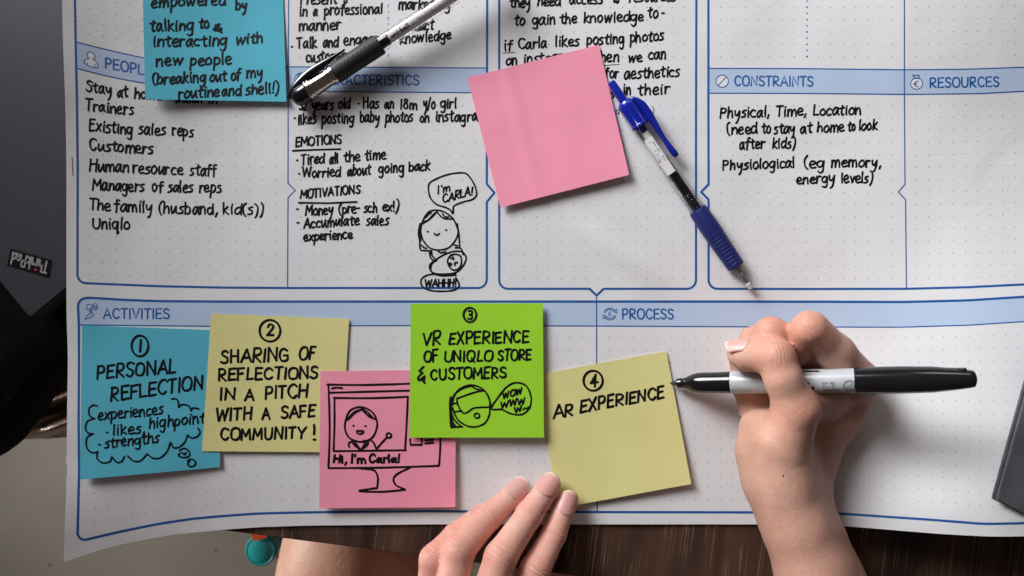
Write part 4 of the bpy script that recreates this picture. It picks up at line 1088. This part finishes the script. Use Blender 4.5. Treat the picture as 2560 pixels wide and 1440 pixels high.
print_on('barrel_print', word('G2 - 10', ft(1682, 455)*1000, ft(1706, 490)*1000, 0, 0, ch=1.5, jit=0), 0.2, lambda u, v, dz=0.0: fn2((ft(1682, 455) + ft(1706, 490))*1000 - u, -v + 3.8, dz), M_white, pen2, 0.00006)

# ------------------------------------------------------------------ black marker held in the right hand
mA = at(1675, 958, 0.0034); mB_ = at(2443, 947, 0.066)
M3 = axis_frame(mA, mB_); mk = empty('marker', mtx=M3)
tag(mk, 'black and grey felt tip marker in the right hand, cap on its back', 'marker')
LM = (mB_ - mA).length
du = lambda u: t_at_u(mA, mB_, u)
lath('felt_tip', [(0, 0.0003), (0.0012, 0.0009), (0.0035, 0.0016), (du(1697), 0.0019)], M_felt, mk, ang=60)
lath('tip_holder', [(du(1692), 0.0020), (du(1694), 0.0026), (du(1704), 0.0028), (du(1706), 0.0025), (du(1709), 0.0028), (du(1716), 0.0030)], M_blackgloss, mk)
lath('neck', [(du(1715), 0.0031), (du(1722), 0.0038), (du(1732), 0.0048), (du(1744), 0.0054), (du(1758), 0.0056), (du(1790), 0.0056), (du(1828), 0.00585)], M_blackgloss, mk, ang=50)
lath('barrel', [(du(1827), 0.0057), (du(1829), 0.0060), (du(1834), 0.0061), (du(2138), 0.0062)], M_grey, mk)
lath('cap', [(du(2136), 0.0060), (du(2137), 0.0066), (du(2250), 0.0067), (du(2330), 0.0063), (du(2390), 0.0052), (du(2425), 0.0043), (du(2436), 0.0039), (LM-0.0006, 0.0030), (LM, 0.0012)], M_blackgloss, mk, ang=50)
pth = []
for i in range(14):
    t = i/13.0; x = du(2330) + (du(2418) - du(2330))*t
    pth.append(((x, 0.0047, -0.001 + 0.002*t), 0.0013))
clip('clip', pth, 'up', 0.0008, M_blackgloss, mk)
fm = cyl_fn(0.0062, math.pi/2)
bx = lambda u: du(u)*1000
fmm = lambda u, v, dz=0.0: fm(u, v, dz)
mp = word('FINE', bx(2057), bx(2088), 2.6, 2.6, ch=2.6, jit=0)
print_on('size_print', mp, 0.42, fmm, M_ink, mk)
mp = [[(bx(2057), 3.6), (bx(2101), 3.6)]] + word('POINT', bx(2059), bx(2098), 5.0, 5.0, ch=0.9, jit=0)
print_on('small_print', mp, 0.22, fmm, M_ink, mk)
mp = [ell(bx(2124), 1.9, 2.9, 2.9), ell(bx(2124), 1.9, 2.2, 2.2)] + word('AP', bx(2124)-1.3, bx(2124)+1.3, 2.9, 2.9, ch=2.0, jit=0)
print_on('seal_print', mp, 0.26, fmm, M_ink, mk)
mp = [[(bx(1990), -6.4), (bx(2003), -6.7), (bx(2018), -6.9), (bx(2048), -6.6)], smooth_stroke([(bx(2010), -0.5), (bx(2022), 0.3), (bx(2034), 2.6), (bx(2028), 4.8), (bx(2012), 5.0)])]
print_on('brand_script', mp, 1.3, fmm, M_ink, mk)
print_on('swoosh', [smooth_stroke([(bx(2012), 7.4), (bx(2060), 8.2), (bx(2120), 7.4)])], 1.2, fmm, M_ink, mk)

# ------------------------------------------------------------------ the person: two arms and a thigh
def skin_mat(name, joints=(), lo=(.55, .290, .215), hi=(.645, .375, .285)):
    m, N, L, P = node_mat(name)
    tc = N.new('ShaderNodeTexCoord')
    n = N.new('ShaderNodeTexNoise'); n.inputs['Scale'].default_value = 55; n.inputs['Detail'].default_value = 5
    L.new(tc.outputs['Object'], n.inputs['Vector'])
    r = N.new('ShaderNodeValToRGB'); e = r.color_ramp.elements
    e[0].position = .3; e[0].color = (*lo, 1); e[1].position = .7; e[1].color = (*hi, 1)
    L.new(n.outputs['Fac'], r.inputs['Fac'])
    colr = r.outputs['Color']
    for (c, d, rad, amp) in joints:
        ds = N.new('ShaderNodeVectorMath'); ds.operation = 'DISTANCE'; ds.inputs[1].default_value = c; L.new(tc.outputs['Object'], ds.inputs[0])
        mr = N.new('ShaderNodeMapRange'); mr.inputs['From Min'].default_value = rad*0.7; mr.inputs['From Max'].default_value = rad*1.9; mr.inputs['To Min'].default_value = 0.8; mr.inputs['To Max'].default_value = 0
        L.new(ds.outputs['Value'], mr.inputs['Value'])
        mc = N.new('ShaderNodeMix'); mc.data_type = 'RGBA'; mc.inputs[7].default_value = (hi[0]*0.97, hi[1]*0.74, hi[2]*0.70, 1)
        L.new(mr.outputs[0], mc.inputs[0]); L.new(colr, mc.inputs[6]); colr = mc.outputs[2]
    n3 = N.new('ShaderNodeTexNoise'); n3.inputs['Scale'].default_value = 420; n3.inputs['Detail'].default_value = 3; L.new(tc.outputs['Object'], n3.inputs['Vector'])
    m3 = N.new('ShaderNodeMapRange'); m3.inputs['From Min'].default_value = 0.35; m3.inputs['From Max'].default_value = 0.65; m3.inputs['To Min'].default_value = 0.96; m3.inputs['To Max'].default_value = 1.03
    L.new(n3.outputs['Fac'], m3.inputs['Value'])
    vm = N.new('ShaderNodeVectorMath'); vm.operation = 'SCALE'; L.new(colr, vm.inputs[0]); L.new(m3.outputs[0], vm.inputs['Scale'])
    L.new(vm.outputs[0], P.inputs['Base Color'])
    P.inputs['Roughness'].default_value = 0.5; P.inputs['Subsurface Weight'].default_value = 0.15
    P.inputs['Subsurface Radius'].default_value = (1, .35, .2); P.inputs['Subsurface Scale'].default_value = 0.0035
    P.inputs['Specular IOR Level'].default_value = 0.4
    # fine skin grain
    v = N.new('ShaderNodeTexVoronoi'); v.inputs['Scale'].default_value = 900; L.new(tc.outputs['Object'], v.inputs['Vector'])
    n2 = N.new('ShaderNodeTexNoise'); n2.inputs['Scale'].default_value = 260; n2.inputs['Detail'].default_value = 4; L.new(tc.outputs['Object'], n2.inputs['Vector'])
    ad = N.new('ShaderNodeMath'); ad.operation = 'MULTIPLY_ADD'; ad.inputs[1].default_value = 0.35
    L.new(v.outputs['Distance'], ad.inputs[0]); L.new(n2.outputs['Fac'], ad.inputs[2])
    h = ad.outputs[0]
    # creases across each knuckle
    for (c, d, rad, amp) in joints:
        sb = N.new('ShaderNodeVectorMath'); sb.operation = 'SUBTRACT'; sb.inputs[1].default_value = c; L.new(tc.outputs['Object'], sb.inputs[0])
        nd_ = N.new('ShaderNodeTexNoise'); nd_.inputs['Scale'].default_value = 130; L.new(tc.outputs['Object'], nd_.inputs['Vector'])
        dt = N.new('ShaderNodeVectorMath'); dt.operation = 'DOT_PRODUCT'; dt.inputs[1].default_value = d; L.new(sb.outputs[0], dt.inputs[0])
        ph = N.new('ShaderNodeMath'); ph.operation = 'MULTIPLY_ADD'; ph.inputs[1].default_value = 0.004; L.new(nd_.outputs['Fac'], ph.inputs[0]); L.new(dt.outputs['Value'], ph.inputs[2])
        ph2 = N.new('ShaderNodeMath'); ph2.operation = 'MULTIPLY'; ph2.inputs[1].default_value = 2*math.pi/0.0019; L.new(ph.outputs[0], ph2.inputs[0])
        sn = N.new('ShaderNodeMath'); sn.operation = 'SINE'; L.new(ph2.outputs[0], sn.inputs[0])
        ln = N.new('ShaderNodeVectorMath'); ln.operation = 'LENGTH'; L.new(sb.outputs[0], ln.inputs[0])
        # mask along the axis
        ab_ = N.new('ShaderNodeMath'); ab_.operation = 'ABSOLUTE'; L.new(dt.outputs['Value'], ab_.inputs[0])
        mr = N.new('ShaderNodeMapRange'); mr.inputs['From Min'].default_value = 0.0; mr.inputs['From Max'].default_value = rad*0.62; mr.inputs['To Min'].default_value = amp; mr.inputs['To Max'].default_value = 0
        L.new(ab_.outputs[0], mr.inputs['Value'])
        mr2 = N.new('ShaderNodeMapRange'); mr2.inputs['From Min'].default_value = rad*1.1; mr2.inputs['From Max'].default_value = rad*1.5; mr2.inputs['To Min'].default_value = 1; mr2.inputs['To Max'].default_value = 0
        L.new(ln.outputs['Value'], mr2.inputs['Value'])
        m1 = N.new('ShaderNodeMath'); m1.operation = 'MULTIPLY'; L.new(sn.outputs[0], m1.inputs[0]); L.new(mr.outputs[0], m1.inputs[1])
        m2 = N.new('ShaderNodeMath'); m2.operation = 'MULTIPLY_ADD'; L.new(m1.outputs[0], m2.inputs[0]); L.new(mr2.outputs[0], m2.inputs[1]); L.new(h, m2.inputs[2])
        h = m2.outputs[0]
    b = N.new('ShaderNodeBump'); b.inputs['Strength'].default_value = 0.5; b.inputs['Distance'].default_value = 0.0004
    L.new(h, b.inputs['Height']); L.new(b.outputs['Normal'], P.inputs['Normal'])
    return m

def surface_nets(D, org, h):
    """naive surface nets on the zero level of D"""
    nx, ny, nz = D.shape
    s = D < 0
    c = np.zeros((nx-1, ny-1, nz-1), np.int8)
    for dx in (0, 1):
        for dy in (0, 1):
            for dz in (0, 1): c += s[dx:nx-1+dx, dy:ny-1+dy, dz:nz-1+dz]
    act = (c > 0) & (c < 8); idx = -np.ones(act.shape, np.int64); ii = np.argwhere(act); idx[act] = np.arange(len(ii))
    acc = np.zeros((len(ii), 3)); cnt = np.zeros(len(ii))
    x, y, z = ii.T
    for ax in range(3):
        o = [a for a in range(3) if a != ax]
        for p in (0, 1):
            for q in (0, 1):
                d0 = [0, 0, 0]; d0[o[0]] = p; d0[o[1]] = q; d1_ = list(d0); d1_[ax] = 1
                a = D[x+d0[0], y+d0[1], z+d0[2]]; b = D[x+d1_[0], y+d1_[1], z+d1_[2]]
                m = (a < 0) != (b < 0); t = np.where(m, a/np.where(m, a-b, 1), 0)
                pt = np.array(d0, float)[None, :].repeat(len(ii), 0); pt[:, ax] = t
                acc[m] += pt[m]; cnt[m] += 1
    V = (ii + acc/np.maximum(cnt, 1)[:, None])*h + org
    F = []
    for ax in range(3):
        o = [a for a in range(3) if a != ax]
        sl0 = [slice(1, -1)]*3; sl0[ax] = slice(0, -1); sl1 = [slice(1, -1)]*3; sl1[ax] = slice(1, None)
        a = s[tuple(sl0)]; b = s[tuple(sl1)]
        e = np.argwhere(a != b); off = np.array([1, 1, 1]); off[ax] = 0; e = e + off
        sg = s[e[:, 0], e[:, 1], e[:, 2]]
        def cell(p, q):
            g = e.copy(); g[:, o[0]] -= p; g[:, o[1]] -= q
            ok = (g >= 0).all(1) & (g[:, 0] < nx-1) & (g[:, 1] < ny-1) & (g[:, 2] < nz-1)
            r = -np.ones(len(g), np.int64); gg = g[ok]; r[ok] = idx[gg[:, 0], gg[:, 1], gg[:, 2]]; return r
        q = np.stack([cell(0, 0), cell(1, 0), cell(1, 1), cell(0, 1)], 1)
        flip = sg if ax != 1 else ~sg
        q[~flip] = q[~flip][:, ::-1]
        F.append(q[(q >= 0).all(1)])
    return V, np.concatenate(F)

def smin(a, b, k):
    h = np.clip(0.5 + 0.5*(b-a)/k, 0, 1); return b*(1-h) + a*h - k*h*(1-h)

def build_sdf(groups, h=0.0009, cuts=()):
    """groups: (chain list, inner blend, outer blend); a chain is [(world point, radius, flatten-z)...]"""
    pts = [p for g in groups for ch in g[0] for p in ch]
    lo = np.array([min(p[0][i]-p[1] for p in pts) for i in range(3)]) - 0.006; hi = np.array([max(p[0][i]+p[1] for p in pts) for i in range(3)]) + 0.006
    n = np.ceil((hi-lo)/h).astype(int)+1
    ax = [lo[i] + np.arange(n[i])*h for i in range(3)]
    D = np.full(n, 0.02)
    for chains, ki, ko in groups:
        Gd = np.full(n, 0.02)
        for ch in chains:
            for (a, ra), (b, rb_) in zip(ch, ch[1:]):
                a = np.array(a); b = np.array(b); R = max(ra, rb_) + 0.012
                i0 = np.maximum(0, np.floor((np.minimum(a, b)-R-lo)/h).astype(int)); i1 = np.minimum(n, np.ceil((np.maximum(a, b)+R-lo)/h).astype(int)+1)
                sl = tuple(slice(i0[k_], i1[k_]) for k_ in range(3))
                X, Y, Z = np.meshgrid(*[ax[k_][sl[k_]] for k_ in range(3)], indexing='ij')
                d = b-a; L2 = (d*d).sum() + 1e-12
                t = np.clip(((X-a[0])*d[0] + (Y-a[1])*d[1] + (Z-a[2])*d[2])/L2, 0, 1)
                q = np.sqrt((X-a[0]-t*d[0])**2 + (Y-a[1]-t*d[1])**2 + (Z-a[2]-t*d[2])**2) - (ra + (rb_-ra)*t)
                Gd[sl] = smin(Gd[sl], q, ki)
        D = smin(D, Gd, ko)
    return D, lo, h
def sdf_mesh(name, groups, material, parent, h=0.0009, floor_z=None):
    D, lo, h = build_sdf(groups, h)
    V, F = surface_nets(D, lo, h)
    if floor_z is not None: V[:, 2] = np.maximum(V[:, 2], floor_z)
    me = bpy.data.meshes.new(name); me.from_pydata(V.tolist(), [], F.tolist()); me.materials.append(material)
    me.polygons.foreach_set('use_smooth', [True]*len(me.polygons)); me.update()
    bm = bmesh.new(); bm.from_mesh(me)
    bmesh.ops.smooth_vert(bm, verts=bm.verts, factor=0.5, use_axis_x=True, use_axis_y=True, use_axis_z=True)
    bmesh.ops.recalc_face_normals(bm, faces=bm.faces); bm.to_mesh(me); bm.free()
    o = bpy.data.objects.new(name, me); COL.objects.link(o); o.parent = parent
    return o

def J(u, v, z, r): return (tuple(at(u, v, z/1000.0)), r/1000.0)
person = empty('person', (0, 0, 0)); tag(person, 'person with bare arms holding a marker, left fingertips on the yellow note', 'person')

# nails
M_nail = mat('nail_bed', (0.72, 0.36, 0.32), 0.42, coat=0.08, sss=0.1); M_nailtip = mat('nail_free_edge', (0.74, 0.57, 0.45), 0.45)
def nail(tip, base, up, R, Lh, wang, parent, tipfrac=0.11, lift=0.0, grow=0.0):
    """tip/base: world points of the finger's end segment; up: direction the nail faces; R: finger radius"""
    x = (tip - base).normalized(); z = (up - x*up.dot(x)).normalized(); y = z.cross(x)
    n, m_ = 18, 14; V = []; F = []; FM = []
    for lay in (0, 1):
        for i in range(n+1):
            a = i/n
            for j in range(m_+1):
                b = 2*j/m_ - 1
                th = b*wang
                # rounded ends
                endcurve = (1 - abs(b)**2.6)
                aa = -Lh + 2*Lh*a
                if a > 0.5: aa = aa - (a-0.5)*2*Lh*0.45*abs(b)**2.2
                else: aa = aa + (0.5-a)*2*Lh*0.55*abs(b)**2.2
                drop = 0.00040*(a-0.5)**2*4 if a > .5 else 0.00010*(a-0.5)**2*4
                if a > 1 - tipfrac*2: drop += 0
                r_ = R - lay*0.00045 + grow*max(0.0, Lh*0.2 - aa)
                V.append(tip + x*aa + y*math.sin(th)*r_ + z*(math.cos(th)*r_ - drop*(1.0 if a > .5 else 1.2) + lift))
    k_ = (n+1)*(m_+1)
    for i in range(n):
        for j in range(m_):
            q = i*(m_+1)+j
            mi = 1 if (i/n > 1 - tipfrac*(1.0 + 0.5*abs(2*j/m_-1)**2)) else 0
            F.append((q, q+m_+1, q+m_+2, q+1)); FM.append(mi); F.append((k_+q, k_+q+1, k_+q+m_+2, k_+q+m_+1)); FM.append(mi)
    for j in range(m_): F.append((j, j+1, k_+j+1, k_+j)); FM.append(0); q = n*(m_+1)+j; F.append((q, k_+q, k_+q+1, q+1)); FM.append(1)
    for i in range(n): q = i*(m_+1); F.append((q, k_+q, k_+q+m_+1, q+m_+1)); FM.append(0); q += m_; F.append((q, q+m_+1, k_+q+m_+1, k_+q)); FM.append(0)
    o = mesh_obj('fingernail', V, F, [M_nail, M_nailtip], parent, smooth=True, fmats=FM)
    bm = bmesh.new(); bm.from_mesh(o.data); bmesh.ops.recalc_face_normals(bm, faces=bm.faces); bm.to_mesh(o.data); bm.free()
    return o

V3 = Vector
def jd(a, b): return (V3(b[0]) - V3(a[0])).normalized()
# ---- left hand
pk = [J(1193, 1292, 8, 5.4), J(1140, 1337, 15, 6.3), J(1086, 1398, 24, 7.8), J(1078, 1500, 20, 8.2), J(1110, 1640, 18, 10)]
rg = [J(1291, 1230, 6.5, 6.2), J(1224, 1292, 14, 6.9), J(1146, 1378, 29, 8.3), J(1128, 1480, 33, 8.6), J(1160, 1650, 30, 11)]
md = [J(1367, 1223, 8, 6.6), J(1321, 1290, 16, 7.1), J(1252, 1392, 31, 8.4), J(1222, 1480, 35, 8.6), J(1240, 1660, 33, 11.5)]
ix = [J(1412, 1264, 7.5, 6.3), J(1384, 1337, 14, 6.6), J(1336, 1428, 26, 8.0), J(1310, 1510, 30, 8.6), J(1320, 1650, 30, 11.5)]
jts = []
for f_ in (pk, rg, md, ix):
    jts += [(f_[1][0], tuple(jd(f_[1], f_[0])), f_[1][1], 0.95), (f_[2][0], tuple(jd(f_[2], f_[0])), f_[2][1]*1.1, 1.1)]
M_skinL = skin_mat('skin_left', jts, (.72, .375, .30), (.80, .475, .39))
palm = [[J(1110, 1640, 20, 12), J(1320, 1650, 26, 13)], [J(1160, 1650, 26, 13), J(1230, 1880, 22, 20)], [J(1320, 1650, 26, 13), J(1290, 1900, 22, 21)], [J(1230, 1880, 22, 22), J(1200, 2300, 15, 26)], [J(1240, 1660, 28, 14), J(1250, 1890, 22, 22)],
        [J(1270, 1850, 16, 15), J(1400, 1690, 8, 10), J(1440, 1600, 0, 9)]]
armL = sdf_mesh('arm', [(palm, 0.010, 0.010), ([ix], 0.0022, 0.004), ([md], 0.0022, 0.0010), ([rg], 0.0022, 0.0010), ([pk], 0.0022, 0.0010)], M_skinL, person, 0.00085)
armL['label'] = 'left arm and hand with four fingertips resting on the poster'
for f_, sk_, Rn, Lh in ((rg, 0.25, 6.25, 6.6), (md, 0.08, 6.7, 6.8), (ix, -0.12, 6.4, 6.8), (pk, 0.3, 5.4, 5.0)):
    t_, b_ = V3(f_[0][0]), V3(f_[1][0]); x = (t_-b_).normalized()
    up = V3((-0.25 if f_ is not ix else 0.05, 0.15, 1)) + V3((-sk_, sk_, 0))*0.5
    nail(t_ + x*0.0012, b_, up, Rn/1000 + 0.00010, Lh/1000, 0.98, armL, 0.14, 0.0, (f_[1][1] - f_[0][1])/(V3(f_[0][0]) - V3(f_[1][0])).length + 0.03)

# ---- right hand
thumb = [J(1962, 1115, 35, 12.2), J(1990, 1022, 40, 11.2), J(1958, 945, 43, 8.9), J(1940, 893, 41, 9.2), J(1905, 888, 36, 8.2), J(1864, 889, 30, 7.4), J(1851, 884, 28.5, 6.6)]
ip = [J(2148, 948, 26, 10), J(2088, 882, 33, 9.2), J(2025, 822, 40, 9.3)]
idd = [J(2022, 822, 40, 9.0), J(1986, 880, 27, 7.6), J(1945, 925, 18, 7.0)]
mpp = [J(2110, 950, 12, 8.5), J(1990, 862, 25, 8.6), J(1928, 836, 30, 9.2)]
mdd = [J(1928, 836, 30, 9.2), J(1862, 900, 16, 7.6), J(1860, 960, 9, 6.9), J(1872, 1012, 8.5, 5.8)]
rpp = [J(2060, 930, 8, 8), J(1960, 880, 14, 8), J(1886, 853, 19, 8.0)]
rdd = [J(1886, 853, 19, 8.0), J(1870, 930, 9, 7.3), J(1880, 1015, 8.0, 6.6), J(1890, 1050, 9, 6)]
pkk = [J(2020, 1000, 12, 9), J(1930, 950, 9, 7.6), J(1900, 1040, 9, 7)]
hyp = [[J(1900, 1072, 17, 11.0), J(1904, 1130, 19, 12.4), J(1924, 1195, 20, 13.4)], [J(1924, 1195, 20, 13.4), J(1965, 1262, 24, 14)]]
pal = [[J(2148, 948, 20, 8.6), J(2122, 1000, 15, 8.8), J(2090, 1050, 12, 9.4), J(2030, 1150, 11, 11), J(2004, 1250, 12, 12.0), J(2036, 1340, 13, 13.2), J(2074, 1440, 15, 14.8), J(2170, 1640, 22, 19), J(2290, 2000, 30, 26)],
       [J(2060, 960, 9, 9), J(2020, 1050, 12, 11.5), J(1985, 1160, 15, 13), J(1990, 1260, 18, 14)],
       [J(1985, 1255, 19, 14.0), J(2014, 1340, 21, 15.0), J(2050, 1440, 23, 16.5), J(2130, 1640, 32, 22)],
       [J(2000, 1000, 31, 8.5), J(2060, 985, 24, 8), J(2115, 962, 17, 8)],
       [J(1952, 1185, 29, 14), J(1964, 1255, 30, 13.4), J(1991, 1330, 31, 14.0), J(2031, 1440, 33, 15.6), J(2090, 1640, 38, 21), J(2200, 2000, 44, 28)]]
thenar = [[J(1986, 1030, 35, 11.0), J(1950, 1112, 32, 13.0), J(1952, 1185, 30, 14)]]
jr = [(thumb[3][0], tuple(V3((1, 0.1, 0)).normalized()), 0.008, 0.55), (idd[0][0], (0.6, 0.5, 0.4), 0.009, 0.5), (mdd[0][0], (0.6, 0.5, 0.4), 0.009, 0.5), (thumb[1][0], tuple(V3((0.4, 0.9, 0)).normalized()), 0.010, 0.18)]
M_skinR = skin_mat('skin_right', jr)
armR = sdf_mesh('arm', [(pal, 0.010, 0.010), (thenar, 0.006, 0.010), (hyp, 0.006, 0.008), ([ip], 0.004, 0.006), ([mpp, rpp], 0.003, 0.004), ([idd], 0.002, 0.0006), ([rdd], 0.003, 0.001), ([pkk], 0.003, 0.003), ([mdd], 0.003, 0.0009), ([thumb], 0.0035, 0.0024)], M_skinR, person, 0.0009)
armR['label'] = 'right arm and hand gripping the marker between thumb and bent fingers'
t_ = V3(thumb[5][0]); b_ = V3(thumb[4][0])
nail(at(1850, 880, 0.0300), at(1905, 876, 0.036), V3((-0.35, 1.3, 0.85)), 0.0067, 0.0062, 0.85, armR, 0.12)
nail(at(1872, 1014, 0.0085), at(1866, 965, 0.009), V3((-0.75, 0.0, 0.7)), 0.0060, 0.0052, 0.85, armR, 0.12)

# ---- thigh under the table edge
M_skinT = skin_mat('skin_thigh')
mb = MB()
a = at(960, 1150, -0.125); b = at(905, 1900, -0.155)
th = MB(); prof = []
for i in range(13):
    t = i/12.0; prof.append((t*(b-a).length*1.0, 0.068 + 0.012*t - 0.03*(1-t)**8))
th.lathe(prof, 48)
Mx = axis_frame(a, b); th.v = [Mx @ v for v in th.v]
tho = th.build('thigh', M_skinT, person, smooth=True)
Mx2 = axis_frame(at(1500, 1150, -0.16), at(1520, 1900, -0.19)) @ Mx.inverted()
th.v = [Mx2 @ v for v in th.v]
th2 = th.build('thigh', M_skinT, person, smooth=True)
bm = bmesh.new(); bm.from_mesh(th2.data); bmesh.ops.recalc_face_normals(bm, faces=bm.faces); bm.to_mesh(th2.data); bm.free()
bm = bmesh.new(); bm.from_mesh(tho.data); bmesh.ops.recalc_face_normals(bm, faces=bm.faces); bm.to_mesh(tho.data); bm.free()

def mole(u, v, z, r, parent):
    bm = bmesh.new(); bmesh.ops.create_icosphere(bm, subdivisions=2, radius=r)
    c = at(u, v, z)
    for q in bm.verts: q.co = Vector((q.co.x, q.co.y*1.25, q.co.z*0.5)) + c + Vector((0, 0, 0.0001))
    me = bpy.data.meshes.new('mole'); bm.to_mesh(me); bm.free(); me.materials.append(M_mole)
    o = bpy.data.objects.new('mole', me); COL.objects.link(o); o.parent = parent
M_mole = mat('dark_mole', (0.10, 0.035, 0.025), 0.6)
def on_skin(o, u, v):
    """height of the skin under a photograph pixel"""
    dg = bpy.context.evaluated_depsgraph_get()
    e = Vector((0, 0, HC)); d = (at(u, v, 0) - e).normalized()
    ok, loc, n, i = o.ray_cast(e, d)
    return loc.z if ok else None
bpy.context.view_layer.update()
for o_, u_, v_, r_ in ((armL, 1354, 1281, 0.00055), (armR, 1958, 1189, 0.00045)):
    z_ = on_skin(o_, u_, v_)
    if z_: mole(u_, v_, z_, r_, o_)
